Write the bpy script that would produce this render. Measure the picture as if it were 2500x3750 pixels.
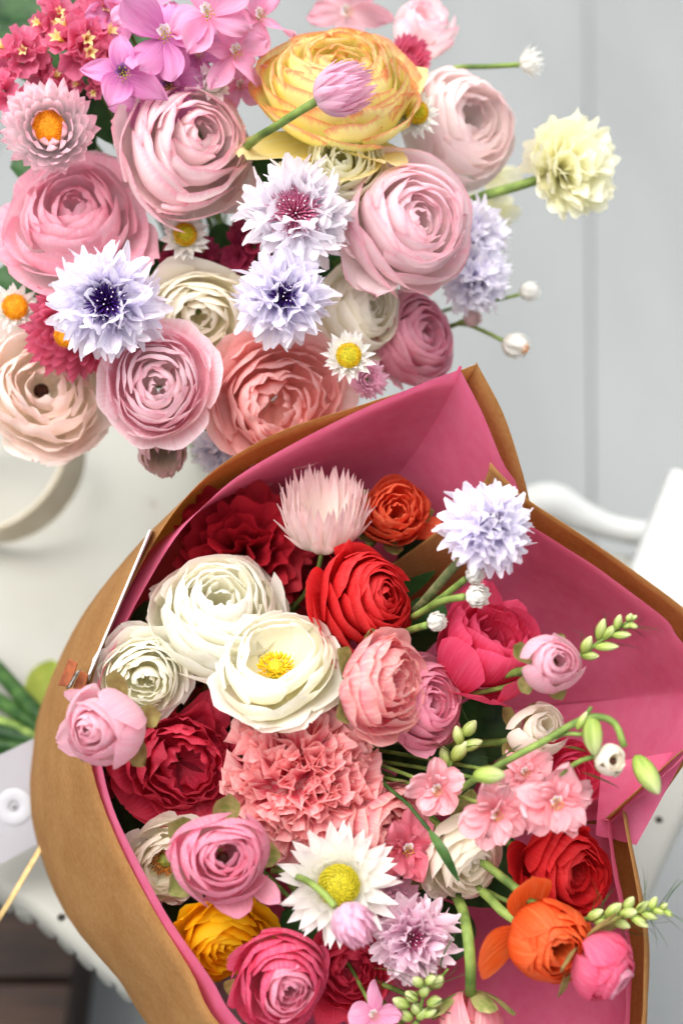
import bpy, math, random
import numpy as np
from mathutils import Vector, Matrix

# ------------------------------------------------------------------ camera, sky, sun, exposure
scene = bpy.context.scene
for o in list(bpy.data.objects):
    bpy.data.objects.remove(o, do_unlink=True)
PI = math.pi
FPX = 5830.0                       # focal length in photo pixels (photo 2500 x 3750)
SEAT_Z = 0.45
CAM_Z = SEAT_Z + 0.742
PITCH = math.radians(45)

cam_data = bpy.data.cameras.new('camera')
cam = bpy.data.objects.new('camera', cam_data)
scene.collection.objects.link(cam)
cam.location = (0, 0, CAM_Z)
cam.rotation_euler = (PI / 2 - PITCH, 0, 0)
cam_data.sensor_fit = 'HORIZONTAL'
cam_data.sensor_width = 24.0
cam_data.lens = 24.0 * FPX / 2500.0
cam_data.clip_start = 0.05
cam_data.clip_end = 200
cam_data.dof.use_dof = True
cam_data.dof.focus_distance = 0.70
cam_data.dof.aperture_fstop = 4.6
scene.camera = cam
scene.cycles.debug_bvh_type = 'STATIC_BVH'
scene.cycles.max_bounces = 8
scene.cycles.diffuse_bounces = 6
scene.cycles.use_adaptive_sampling = True
scene.cycles.adaptive_threshold = 0.035
scene.cycles.transmission_bounces = 6
scene.cycles.transparent_max_bounces = 4
scene.cycles.caustics_reflective = False
scene.cycles.caustics_refractive = False

SUN_EL, SUN_AZ = math.radians(74), math.radians(-110)     # soft light from high above, slightly from the left
world = bpy.data.worlds.new('World')
scene.world = world
world.use_nodes = True
wn = world.node_tree
wn.nodes.clear()
w_out = wn.nodes.new('ShaderNodeOutputWorld')
w_bg = wn.nodes.new('ShaderNodeBackground')
w_hs = wn.nodes.new('ShaderNodeHueSaturation')
w_sky = wn.nodes.new('ShaderNodeTexSky')
w_sky.sky_type = 'NISHITA'
w_sky.sun_disc = False
w_sky.sun_elevation = SUN_EL
w_sky.sun_rotation = SUN_AZ
w_sky.dust_density = 6.0
w_hs.inputs['Saturation'].default_value = 0.25            # hazy, overcast sky
w_bg.inputs['Strength'].default_value = 0.15
wn.links.new(w_sky.outputs[0], w_hs.inputs['Color'])
wn.links.new(w_hs.outputs[0], w_bg.inputs[0])
wn.links.new(w_bg.outputs[0], w_out.inputs[0])

sun_data = bpy.data.lights.new('sun', 'SUN')
sun_data.energy = 1.5
sun_data.angle = math.radians(70)
sun_data.color = (1.0, 0.97, 0.93)
sun = bpy.data.objects.new('sun', sun_data)
scene.collection.objects.link(sun)
sun_dir = Vector((math.sin(SUN_AZ) * math.cos(SUN_EL), math.cos(SUN_AZ) * math.cos(SUN_EL), math.sin(SUN_EL)))
sun.rotation_euler = sun_dir.to_track_quat('Z', 'Y').to_euler()

vs = scene.view_settings
vs.view_transform = 'Standard'
vs.look = 'None'
vs.exposure = 0.76
vs.gamma = 1.0

# ------------------------------------------------------------------ helpers
COL = scene.collection
CR = np.array(cam.rotation_euler.to_matrix())
CP = np.array([0.0, 0.0, CAM_Z])

def P(x, y, zd):
    """photo pixel + distance along the viewing axis -> world point"""
    return CP + CR @ np.array([(x - 1250) / FPX * zd, -(y - 1875) / FPX * zd, -zd])

def on_plane(x, y, z):
    """photo pixel -> point on the horizontal plane at height z"""
    d = CR @ np.array([(x - 1250) / FPX, -(y - 1875) / FPX, -1.0])
    return CP + d * (z - CAM_Z) / d[2]

def camdir(a, b):
    """direction with image-right a, image-up b and the rest towards the camera"""
    q = a * a + b * b
    c = math.sqrt(max(0.0, 1 - q)) if q < 1 else 0.0
    v = CR @ np.array([a, b, c])
    return v / np.linalg.norm(v)

def frame(n, roll=0.0):
    z = n / np.linalg.norm(n)
    x = CR @ np.array([1.0, 0, 0])
    x = x - z * (x @ z)
    if np.linalg.norm(x) < 1e-3:
        x = CR @ np.array([0, 1.0, 0]); x = x - z * (x @ z)
    x /= np.linalg.norm(x)
    y = np.cross(z, x)
    c, s = math.cos(roll), math.sin(roll)
    return np.stack([c * x + s * y, -s * x + c * y, z], axis=1)

def lin(h):
    h = h.lstrip('#')
    out = []
    for i in (0, 2, 4):
        c = int(h[i:i + 2], 16) / 255
        out.append(c / 12.92 if c <= 0.04045 else ((c + 0.055) / 1.055) ** 2.4)
    return tuple(out) + (1.0,)

def mesh_from(name, verts, faces, uvs=None, smooth=True):
    me = bpy.data.meshes.new(name)
    me.from_pydata([tuple(v) for v in verts], [], faces)
    if smooth:
        me.polygons.foreach_set('use_smooth', [True] * len(me.polygons))
    if uvs is not None:
        uvl = me.uv_layers.new(name='UVMap')
        idx = np.empty(len(me.loops), dtype=np.int32)
        me.loops.foreach_get('vertex_index', idx)
        uvl.data.foreach_set('uv', np.asarray(uvs, dtype=np.float32)[idx].ravel())
    return me

_FC = {}
def grid_faces(nv, nu, closed=False):
    k = (nv, nu, closed)
    if k not in _FC:
        f = []
        for i in range(nv - 1):
            for j in range(nu if closed else nu - 1):
                j2 = (j + 1) % nu
                f.append((i * nu + j, i * nu + j2, (i + 1) * nu + j2, (i + 1) * nu + j))
        _FC[k] = f
    return _FC[k]

_UV = {}
def grid_uv(nv, nu):
    if (nv, nu) not in _UV:
        u, v = np.meshgrid(np.linspace(0, 1, nu), np.linspace(0, 1, nv))
        _UV[(nv, nu)] = np.stack([u.ravel(), v.ravel()], 1)
    return _UV[(nv, nu)]

def add(name, me, m, parent=None, **props):
    o = bpy.data.objects.new(name, me)
    if me is not None and m is not None and not me.materials:
        me.materials.append(m)
    COL.objects.link(o)
    if parent is not None:
        o.parent = parent
    for k, v in props.items():
        o[k] = v
    return o

def grid_obj(name, pts, m, parent=None, closed=False, **props):
    nv, nu = pts.shape[:2]
    me = mesh_from(name, pts.reshape(-1, 3), grid_faces(nv, nu, closed), grid_uv(nv, nu))
    return add(name, me, m, parent, **props)

def thing(name, label, cat, loc, rot=None, group=None):
    o = bpy.data.objects.new(name, None)
    o.empty_display_size = 0.01
    COL.objects.link(o)
    M = np.eye(4)
    if rot is not None:
        M[:3, :3] = rot
    M[:3, 3] = loc
    o.matrix_world = Matrix(M.tolist())
    o['label'] = label
    o['category'] = cat
    if group:
        o['group'] = group
    o_m[o.name] = M
    return o
o_m = {}

def to_local(o, pts):
    M = np.linalg.inv(o_m[o.name])
    pts = np.asarray(pts, float)
    return pts @ M[:3, :3].T + M[:3, 3]

def bezier(P0, P1, P2, P3, t):
    t = np.asarray(t)[..., None]
    return (1 - t) ** 3 * P0 + 3 * (1 - t) ** 2 * t * P1 + 3 * (1 - t) * t * t * P2 + t ** 3 * P3

def catmull(pts, n):
    pts = np.asarray(pts, float)
    q = np.vstack([2 * pts[0] - pts[1], pts, 2 * pts[-1] - pts[-2]])
    t = np.linspace(0, len(pts) - 1 - 1e-9, n)
    i = t.astype(int); f = (t - i)[:, None]
    a, b, c, d = q[i], q[i + 1], q[i + 2], q[i + 3]
    return 0.5 * ((2 * b) + (-a + c) * f + (2 * a - 5 * b + 4 * c - d) * f ** 2 + (-a + 3 * b - 3 * c + d) * f ** 3)

def tube_mesh(name, path, radii, sides=7, caps=True):
    path = np.asarray(path, float)
    n = len(path)
    radii = np.broadcast_to(np.asarray(radii, float), (n,))
    T = np.gradient(path, axis=0)
    T /= np.linalg.norm(T, axis=1)[:, None] + 1e-12
    ref = np.array([0.3, 0.2, 0.93])
    if abs(T[0] @ ref) > 0.9:
        ref = np.array([1.0, 0, 0])
    u = np.cross(T[0], ref); u /= np.linalg.norm(u)
    pts = np.zeros((n, sides, 3))
    for i in range(n):
        u = u - T[i] * (u @ T[i]); u /= np.linalg.norm(u) + 1e-12
        w = np.cross(T[i], u)
        for j in range(sides):
            a = 2 * PI * j / sides
            pts[i, j] = path[i] + radii[i] * (math.cos(a) * u + math.sin(a) * w)
    faces = list(grid_faces(n, sides, True))
    if caps:
        faces = faces + [tuple(range(sides))[::-1], tuple((n - 1) * sides + j for j in range(sides))]
    return mesh_from(name, pts.reshape(-1, 3), faces, grid_uv(n, sides))

def box_mesh(name, corners8):
    f = [(0, 1, 2, 3), (7, 6, 5, 4), (0, 4, 5, 1), (1, 5, 6, 2), (2, 6, 7, 3), (3, 7, 4, 0)]
    return mesh_from(name, corners8, f, smooth=False)

def box(x0, x1, y0, y1, z0, z1):
    return [(x0, y0, z0), (x0, y1, z0), (x1, y1, z0), (x1, y0, z0), (x0, y0, z1), (x0, y1, z1), (x1, y1, z1), (x1, y0, z1)]

class SN:
    """smooth random function of two numbers: a few sines"""
    def __init__(s, rng, n=5, f=3.0):
        s.k = rng.normal(0, f, (n, 2)); s.p = rng.uniform(0, 6.28, n)
    def __call__(s, a, b):
        r = 0
        for k, p in zip(s.k, s.p):
            r = r + np.sin(k[0] * a + k[1] * b + p)
        return r / len(s.p)

# ------------------------------------------------------------------ materials
def new_mat(name):
    m = bpy.data.materials.new(name)
    m.use_nodes = True
    nt = m.node_tree
    nt.nodes.clear()
    return m, nt, nt.nodes.new('ShaderNodeOutputMaterial')

def nd(nt, t, **kw):
    n = nt.nodes.new(t)
    for k, v in kw.items():
        setattr(n, k, v)
    return n

def ramp(nt, stops):
    r = nd(nt, 'ShaderNodeValToRGB')
    e = r.color_ramp.elements
    while len(e) < len(stops):
        e.new(0.5)
    for el, (p, c) in zip(e, stops):
        el.position = p; el.color = c
    return r

def petal_mat(name, base, mid, edge, streak=None, samt=0.25, trans=0.5, rough=0.6, enoise=0.22, mid_at=0.55, edge_at=0.93, bump=0.25, sfreq=26.0, vary=0.08):
    """thin petal: base-to-rim colour along v, fine veins along the length, light shining through"""
    m, nt, out = new_mat(name)
    L = nt.links.new
    tc = nd(nt, 'ShaderNodeTexCoord')
    sep = nd(nt, 'ShaderNodeSeparateXYZ'); L(tc.outputs['UV'], sep.inputs[0])
    oi = nd(nt, 'ShaderNodeObjectInfo')
    mp = nd(nt, 'ShaderNodeCombineXYZ')
    mu = nd(nt, 'ShaderNodeMath', operation='MULTIPLY'); mu.inputs[1].default_value = sfreq
    mv = nd(nt, 'ShaderNodeMath', operation='MULTIPLY'); mv.inputs[1].default_value = 2.2
    mr = nd(nt, 'ShaderNodeMath', operation='MULTIPLY'); mr.inputs[1].default_value = 60
    L(sep.outputs[0], mu.inputs[0]); L(sep.outputs[1], mv.inputs[0]); L(oi.outputs['Random'], mr.inputs[0])
    L(mu.outputs[0], mp.inputs[0]); L(mv.outputs[0], mp.inputs[1]); L(mr.outputs[0], mp.inputs[2])
    nz = nd(nt, 'ShaderNodeTexNoise'); nz.inputs['Scale'].default_value = 1.0; nz.inputs['Detail'].default_value = 2
    L(mp.outputs[0], nz.inputs['Vector'])
    # position along petal, disturbed by the vein noise
    ma = nd(nt, 'ShaderNodeMath', operation='MULTIPLY_ADD'); ma.inputs[1].default_value = enoise; ma.inputs[2].default_value = -enoise / 2
    L(nz.outputs['Fac'], ma.inputs[0])
    mb = nd(nt, 'ShaderNodeMath', operation='ADD'); L(ma.outputs[0], mb.inputs[0]); L(sep.outputs[1], mb.inputs[1])
    rp = ramp(nt, [(0.05, lin(base)), (mid_at, lin(mid)), (edge_at, lin(edge))]); L(mb.outputs[0], rp.inputs[0])
    col = rp.outputs[0]
    if streak:
        sr = ramp(nt, [(0.46, (0, 0, 0, 1)), (0.66, (1, 1, 1, 1))]); L(nz.outputs['Fac'], sr.inputs[0])
        sm = nd(nt, 'ShaderNodeMath', operation='MULTIPLY'); sm.inputs[1].default_value = samt; L(sr.outputs[0], sm.inputs[0])
        mx = nd(nt, 'ShaderNodeMix', data_type='RGBA'); L(sm.outputs[0], mx.inputs[0]); L(col, mx.inputs[6]); mx.inputs[7].default_value = lin(streak)
        col = mx.outputs[2]
    hs = nd(nt, 'ShaderNodeHueSaturation')
    hv = nd(nt, 'ShaderNodeMath', operation='MULTIPLY_ADD'); hv.inputs[1].default_value = vary * 2; hv.inputs[2].default_value = 1 - vary
    L(oi.outputs['Random'], hv.inputs[0]); L(hv.outputs[0], hs.inputs['Value']); L(col, hs.inputs['Color'])
    col = hs.outputs[0]
    bp = nd(nt, 'ShaderNodeBump'); bp.inputs['Strength'].default_value = bump; bp.inputs['Distance'].default_value = 0.0006
    L(nz.outputs['Fac'], bp.inputs['Height'])
    pr = nd(nt, 'ShaderNodeBsdfPrincipled'); pr.inputs['Roughness'].default_value = rough
    pr.inputs['Specular IOR Level'].default_value = 0.25
    tr = nd(nt, 'ShaderNodeBsdfTranslucent')
    L(col, pr.inputs['Base Color']); L(col, tr.inputs['Color']); 
    if bump > 0.3:
        L(bp.outputs[0], pr.inputs['Normal'])
    ms = nd(nt, 'ShaderNodeMixShader'); ms.inputs[0].default_value = trans
    L(pr.outputs[0], ms.inputs[1]); L(tr.outputs[0], ms.inputs[2]); L(ms.outputs[0], out.inputs[0])
    return m

def simple_mat(name, c1, c2, scale=60.0, rough=0.6, bump=0.2, detail=4, trans=0.0, spec=0.3, metallic=0.0, lo=0.35, hi=0.65, stretch=None, bdist=0.001):
    m, nt, out = new_mat(name)
    L = nt.links.new
    tc = nd(nt, 'ShaderNodeTexCoord')
    nz = nd(nt, 'ShaderNodeTexNoise'); nz.inputs['Scale'].default_value = scale; nz.inputs['Detail'].default_value = detail
    if stretch:
        mp = nd(nt, 'ShaderNodeMapping'); mp.inputs['Scale'].default_value = stretch
        L(tc.outputs['Object'], mp.inputs[0]); L(mp.outputs[0], nz.inputs['Vector'])
    else:
        L(tc.outputs['Object'], nz.inputs['Vector'])
    rp = ramp(nt, [(lo, lin(c1)), (hi, lin(c2))]); L(nz.outputs['Fac'], rp.inputs[0])
    bp = nd(nt, 'ShaderNodeBump'); bp.inputs['Strength'].default_value = bump; bp.inputs['Distance'].default_value = bdist
    L(nz.outputs['Fac'], bp.inputs['Height'])
    pr = nd(nt, 'ShaderNodeBsdfPrincipled')
    pr.inputs['Roughness'].default_value = rough; pr.inputs['Specular IOR Level'].default_value = spec; pr.inputs['Metallic'].default_value = metallic
    L(rp.outputs[0], pr.inputs['Base Color']); L(bp.outputs[0], pr.inputs['Normal'])
    if trans > 0:
        tr = nd(nt, 'ShaderNodeBsdfTranslucent'); L(rp.outputs[0], tr.inputs['Color'])
        ms = nd(nt, 'ShaderNodeMixShader'); ms.inputs[0].default_value = trans
        L(pr.outputs[0], ms.inputs[1]); L(tr.outputs[0], ms.inputs[2]); L(ms.outputs[0], out.inputs[0])
    else:
        L(pr.outputs[0], out.inputs[0])
    return m

def painted_mat(name, paint, under, rust, scale=9.0, chip=0.70):
    """old white paint with worn and chipped spots"""
    m, nt, out = new_mat(name)
    L = nt.links.new
    tc = nd(nt, 'ShaderNodeTexCoord')
    n1 = nd(nt, 'ShaderNodeTexNoise'); n1.inputs['Scale'].default_value = scale; n1.inputs['Detail'].default_value = 6
    n2 = nd(nt, 'ShaderNodeTexNoise'); n2.inputs['Scale'].default_value = scale * 4; n2.inputs['Detail'].default_value = 8
    L(tc.outputs['Object'], n1.inputs['Vector']); L(tc.outputs['Object'], n2.inputs['Vector'])
    r1 = ramp(nt, [(0.40, lin(paint)), (0.72, lin(under))]); L(n1.outputs['Fac'], r1.inputs[0])
    r2 = ramp(nt, [(chip, (0, 0, 0, 1)), (chip + 0.03, (1, 1, 1, 1))]); L(n2.outputs['Fac'], r2.inputs[0])
    mx = nd(nt, 'ShaderNodeMix', data_type='RGBA'); L(r2.outputs[0], mx.inputs[0]); L(r1.outputs[0], mx.inputs[6]); mx.inputs[7].default_value = lin(rust)
    bp = nd(nt, 'ShaderNodeBump'); bp.inputs['Strength'].default_value = 0.3; bp.inputs['Distance'].default_value = 0.001; L(n2.outputs['Fac'], bp.inputs['Height'])
    pr = nd(nt, 'ShaderNodeBsdfPrincipled'); pr.inputs['Roughness'].default_value = 0.45
    L(mx.outputs[2], pr.inputs['Base Color']); L(bp.outputs[0], pr.inputs['Normal']); L(pr.outputs[0], out.inputs[0])
    return m

# ------------------------------------------------------------------ colours of the things
SHEEN = dict()
PM = {
 'pale_pink':  petal_mat('petal_pale_pink', '#fef5f0', '#fde8ea', '#f2a8ba', '#fdf3f3', 0.35, edge_at=1.0, mid_at=0.84, enoise=0.3),
 'mid_pink':   petal_mat('petal_mid_pink', '#fdeef0', '#fbdfe5', '#f6b4c6', '#fdf0f2', 0.35),
 'soft_pink':  petal_mat('petal_soft_pink', '#fef5f0', '#fde6ea', '#f5bccb', '#fdf3f3', 0.3, edge_at=1.0, mid_at=0.82, enoise=0.3),
 'rose_pink':  petal_mat('petal_rose_pink', '#f9d8e1', '#f6c3d1', '#f1adc0', '#fbdce4', 0.35),
 'candy_pink': petal_mat('petal_candy_pink', '#f9cedb', '#f7b8ca', '#f29fb8', '#fbdae3', 0.4),
 'bud_pink':   petal_mat('petal_bud_pink', '#fbe6e8', '#f9d3dc', '#f4bccb', '#fce9ec', 0.35),
 'rim_pink':   petal_mat('petal_pink_pale_rim', '#fad2dc', '#f9c8d3', '#fce2e8', '#fdeaee', 0.35, edge_at=0.98, mid_at=0.8),
 'hot_pink':   petal_mat('petal_hot_pink', '#ee8ca4', '#ea6e91', '#e85f85', '#f2a0b5', 0.4),
 'blush':      petal_mat('petal_blush', '#fdf4e4', '#fcefe4', '#f9e2da', '#fdf4ec', 0.3),
 'pearl':      petal_mat('petal_pearl', '#fdf6ee', '#fdf1ee', '#fae6e6', '#fef8f6', 0.3),
 'cream':      petal_mat('petal_cream', '#f6efca', '#fcf7e6', '#fcf7ea', '#fefcf4', 0.3),
 'white':      petal_mat('petal_white', '#f5f0c8', '#fbf8e6', '#fcfaf0', '#fdfcf5', 0.3),
 'butter':     petal_mat('petal_butter', '#f2edaa', '#faf7d0', '#fcfae2', '#fefcf0', 0.3),
 'ivory_bud':  petal_mat('petal_ivory', '#f0e9cf', '#f6f0e2', '#f6ede2', '#fbf6ee', 0.3),
 'sun_yellow': petal_mat('petal_sun_yellow', '#fbac00', '#ffd00e', '#ffd41c', '#ffdc3c', 0.25),
 'picotee':    petal_mat('petal_picotee', '#fefac6', '#fef7b0', '#ec8a62', '#fffbd2', 0.3, edge_at=1.0, sfreq=34, enoise=0.42, mid_at=0.80),
 'lemon':      petal_mat('petal_lemon', '#f6d95a', '#f8e685', '#f8ebab', '#faf0c0', 0.35),
 'coral':      petal_mat('petal_coral', '#f9b8a8', '#f8bcb6', '#f7c4c2', '#fbd6d0', 0.4),
 'coral_ruf':  petal_mat('petal_coral_ruffled', '#d23850', '#ee6c7e', '#f9b6b6', '#fcd6ce', 0.6, sfreq=18),
 'coral_side': petal_mat('petal_coral_streaked', '#ee7e90', '#f39aa8', '#f6bab2', '#fad4d2', 0.7, sfreq=20),
 'red':        petal_mat('petal_red', '#c91a20', '#dc262a', '#e2373a', '#ea5450', 0.3, trans=0.42),
 'scarlet':    petal_mat('petal_scarlet', '#c5161c', '#d7232a', '#dd3134', '#e65252', 0.3, trans=0.42),
 'dark_red':   petal_mat('petal_dark_red', '#7e0a18', '#98101f', '#a51828', '#ae2232', 0.3, trans=0.3),
 'crimson':    petal_mat('petal_crimson', '#c01e3c', '#d22c4a', '#db4059', '#e45c72', 0.35, trans=0.42),
 'raspberry':  petal_mat('petal_raspberry', '#d83056', '#e23c62', '#e84f76', '#ee7490', 0.35, trans=0.42),
 'orange_red': petal_mat('petal_orange_red', '#d8391f', '#e4502f', '#ea6e4a', '#f0906a', 0.5),
 'orange':     petal_mat('petal_orange', '#e2501e', '#ec6528', '#ef6d38', '#f49058', 0.5, rough=0.45, bump=0.5, sfreq=16),
 'corn_white': petal_mat('floret_white', '#e9cfe0', '#f4eef5', '#f8f5f9', '#ffffff', 0.3, trans=0.45),
 'corn_lilac': petal_mat('floret_lilac', '#8d74d4', '#f6f2fb', '#fbf9fd', '#c6b4ec', 0.35, trans=0.45, sfreq=9, vary=0.05),
 'corn_pale':  petal_mat('floret_pale_lilac', '#d6cdf0', '#f5f2fb', '#faf8fd', '#e8e1f8', 0.35, trans=0.45, sfreq=9),
 'corn_pink':  petal_mat('floret_pink', '#d588ac', '#efcadc', '#f6e2eb', '#f9ebf1', 0.4, trans=0.45, sfreq=9),
 'straw_pink': petal_mat('bract_pink', '#fffdfc', '#fff6f7', '#f8c4d2', '#fffbfb', 0.4, rough=0.4),
 'straw_mauve':petal_mat('bract_mauve', '#f9e4ec', '#f4cfdf', '#ecb2cb', '#fbeef3', 0.5, rough=0.4),
 'straw_rose': petal_mat('bract_rose', '#ea9cae', '#e27694', '#de688c', '#ef9fb4', 0.45, rough=0.4),
 'straw_white':petal_mat('bract_white', '#f5f0d8', '#f7f5ee', '#fbfaf6', '#ffffff', 0.3, rough=0.4),
 'straw_shell':petal_mat('bract_shell', '#f8efe2', '#f7eae4', '#efd0cf', '#fcf4f0', 0.35, rough=0.4),
 'straw_speck':petal_mat('bract_speckled', '#8a7a50', '#efe3d2', '#d9a9b4', '#c99fb0', 0.4, rough=0.4),
 'lark_mauve': petal_mat('sepal_mauve', '#c767ae', '#e692c8', '#eba6d2', '#f2bcdd', 0.4, trans=0.45),
 'lark_pink':  petal_mat('sepal_pink', '#ee8fb8', '#f0a4c8', '#f2b1d0', '#f7cde0', 0.4, trans=0.45),
 'lark_coral': petal_mat('sepal_coral', '#f0929e', '#f5adb6', '#f8c2c8', '#fad4d6', 0.45, trans=0.45),
 'lark_deep':  petal_mat('sepal_deep_coral', '#dd5c72', '#e5758a', '#ea8d9c', '#f0a9b2', 0.4),
 'statice':    petal_mat('calyx_magenta', '#cf4a72', '#e0658c', '#e87c9e', '#f09db5', 0.5, sfreq=40),
 'statice_dk': petal_mat('calyx_dark', '#8d1e40', '#a62a50', '#b13a5e', '#c0506f', 0.5, sfreq=40),
 'statice_fl': petal_mat('corolla_yellow', '#e8d86a', '#f4ec9a', '#f8f3b8', None),
 'sweet_pea':  petal_mat('petal_sweet_pea', '#f4c9d0', '#f2b5c2', '#efa9ba', '#f7d3d9', 0.3),
 'purple':     petal_mat('petal_purple', '#6d3c86', '#8b58a0', '#a678b6', '#b48cc4', 0.4),
}
M_STEM = simple_mat('stem_green', '#4b6428', '#879d4e', 90, 0.6, 0.3)
M_STEM_DK = simple_mat('stem_dark', '#4b5a35', '#77754f', 220, 0.7, 0.4)
M_LEAF = simple_mat('leaf_green', '#2f5426', '#5c8242', 90, 0.45, 0.2, trans=0.42)
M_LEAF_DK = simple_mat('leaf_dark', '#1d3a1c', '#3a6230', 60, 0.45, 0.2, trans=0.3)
M_LEAF_YEL = simple_mat('leaf_yellow_green', '#8fa23c', '#b5bd5a', 60, 0.5, 0.2, trans=0.42)
M_SEPAL = simple_mat('sepal_green', '#7f9048', '#b0a870', 240, 0.6, 0.4, trans=0.3)
M_SEPAL_BR = simple_mat('sepal_brown_green', '#8a7748', '#a9a062', 200, 0.6, 0.4, trans=0.3)
M_BUD = petal_mat('bud_green', '#cfd3a0', '#a9bb60', '#86a040', '#6d8a34', 0.5, trans=0.12, rough=0.5, sfreq=12)
M_EYE = simple_mat('eye_green', '#6c7a2c', '#a0a048', 500, 0.5, 0.5)
M_EYE_BR = simple_mat('eye_brown', '#1e0f08', '#52280f', 700, 0.6, 0.6)
M_OCHRE = simple_mat('anther_ochre', '#8a4a14', '#c47a26', 600, 0.6, 0.5)
M_YEL = simple_mat('disc_yellow', '#d99a08', '#f2c81e', 900, 0.6, 0.5)
M_YEL_G = simple_mat('disc_olive', '#9a9416', '#d6c428', 900, 0.6, 0.5)
M_ORANGE_D = simple_mat('disc_orange', '#d88408', '#f2b020', 900, 0.6, 0.5)
M_ST_PUR = simple_mat('stamen_purple', '#2c1350', '#5a2a92', 800, 0.5, 0.2)
M_ST_MAG = simple_mat('stamen_magenta', '#b04a74', '#d98aa8', 800, 0.5, 0.2)
M_ST_PINK = simple_mat('stamen_rose', '#9c3560', '#c25a86', 800, 0.5, 0.2)
M_POLLEN = simple_mat('pollen', '#e6d6dc', '#fff6f4', 900, 0.6, 0.1)
M_INVOL = simple_mat('involucre', '#43442c', '#7c7a55', 500, 0.7, 0.4)

# ------------------------------------------------------------------ petals
def petal_rev(bz, th0, alpha, rng, nu=9, nv=8, tipround=0.2, ruf=0.02, rfreq=2.5, spiral=0.04, edge=0.04, notch=0.02):
    s, v1 = np.meshgrid(np.linspace(-1, 1, nu), np.linspace(0, 1, nv))
    a, b, c = SN(rng, 4, rfreq), SN(rng, 4, rfreq), SN(rng, 3, 5)
    v = v1 * (1 - tipround * np.abs(s) ** 2.6 + notch * c(s * 1.5, 0 * s))
    rz = bezier(*[np.array(p, float) for p in bz], v)
    w = v ** 0.5 * (1 - 0.18 * v ** 4)
    az = th0 + s * alpha * w
    frill = 0.011 * v1 ** 5 * np.sin(s * rng.uniform(5, 8) + rng.uniform(0, 6.28))
    curl = rng.normal(0.02, 0.015) * np.clip((v1 - 0.72) / 0.28, 0, 1) ** 2
    rho = rz[..., 0] + spiral * s * v + edge * s * s * v * v + ruf * v ** 2 * a(s * 1.6, v) + curl + frill
    z = rz[..., 1] + ruf * 0.8 * v ** 2 * b(s * 1.6, v) - 0.4 * curl
    return np.stack([rho * np.cos(az), rho * np.sin(az), z], -1)

def shape_w(kind, v):
    if kind == 'lance':
        return np.sin(PI * np.clip(0.06 + 0.94 * v ** 0.85, 0, 1)) ** 0.8
    if kind == 'lobe':
        return np.sin(PI * np.clip(0.10 + 0.87 * v, 0, 1)) ** 0.6
    if kind == 'spoon':
        return np.where(v < 0.66, 0.22 + 0.78 * np.sin(PI / 2 * v / 0.66) ** 1.3, np.sqrt(np.clip(1 - ((v - 0.66) / 0.345) ** 2, 0, 1)))
    if kind == 'strap':
        return np.where(v < 0.75, 0.55 + 0.45 * np.sin(PI / 2 * v / 0.75), np.clip(1 - ((v - 0.75) / 0.26) ** 2.2, 0, 1))
    return np.sqrt(np.clip(1 - ((v - 0.58) / 0.43) ** 2, 0, 1)) * (v > 0.58) + (v <= 0.58) * (0.18 + 0.82 * np.sin(PI / 2 * v / 0.58))

def petal_flat(bz, th0, hw, rng, kind='round', nu=7, nv=8, cup=0.3, ruf=0.02, rfreq=2.5, twist=0.0, lean=0.0):
    s, v = np.meshgrid(np.linspace(-1, 1, nu), np.linspace(0, 1, nv))
    B = [np.array(p, float) for p in bz]
    rz = bezier(*B, v)
    vv = np.clip(v, 0.01, 0.99)[..., None]
    T = 3 * (1 - vv) ** 2 * (B[1] - B[0]) + 6 * (1 - vv) * vv * (B[2] - B[1]) + 3 * vv * vv * (B[3] - B[2])
    T /= np.linalg.norm(T, axis=-1)[..., None] + 1e-9
    w = hw * shape_w(kind, v)
    a = SN(rng, 4, rfreq)
    tw = twist * v
    lat = s * w * np.cos(tw) + lean * v * v
    nor = cup * s * s * w + s * w * np.sin(tw) + ruf * v ** 1.5 * a(s * 2, v * 1.2)
    rho = rz[..., 0] - T[..., 1] * nor
    z = rz[..., 1] + T[..., 0] * nor
    c, si = math.cos(th0), math.sin(th0)
    return np.stack([rho * c - lat * si, rho * si + lat * c, z], -1)

def ellipsoid(rx, ry, rz, c=(0, 0, 0), nu=10, nv=7, point=0.0):
    ph = np.linspace(0.02, PI - 0.02, nv)
    th = np.linspace(0, 2 * PI, nu, endpoint=False)
    pts = np.zeros((nv, nu, 3))
    for i, p in enumerate(ph):
        q = math.sin(p) * (1 - point * max(0, math.cos(p)) ** 2)
        pts[i, :, 0] = c[0] + rx * q * np.cos(th)
        pts[i, :, 1] = c[1] + ry * q * np.sin(th)
        pts[i, :, 2] = c[2] + rz * math.cos(p)
    return pts

def multi(name, grids, closed, m, parent, **props):
    """several small grids joined into one part"""
    V, F, U, off = [], [], [], 0
    for g in grids:
        nv, nu = g.shape[:2]
        V.append(g.reshape(-1, 3)); U.append(grid_uv(nv, nu))
        F += [tuple(i + off for i in f) for f in grid_faces(nv, nu, closed)]
        off += nv * nu
    return add(name, mesh_from(name, np.vstack(V), F, np.vstack(U)), m, parent, **props)

# gathering points of the two bunches
TIE_W = P(330, 2740, 0.885)                      # wrapped bunch: neck of the paper, low on the seat
TIE_T = np.array([-0.075, 0.80, SEAT_Z + 0.006])  # loose bunch: stem ends stand on the seat
_seed = [11]
def rng_next():
    _seed[0] += 1
    return np.random.default_rng(_seed[0])

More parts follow.
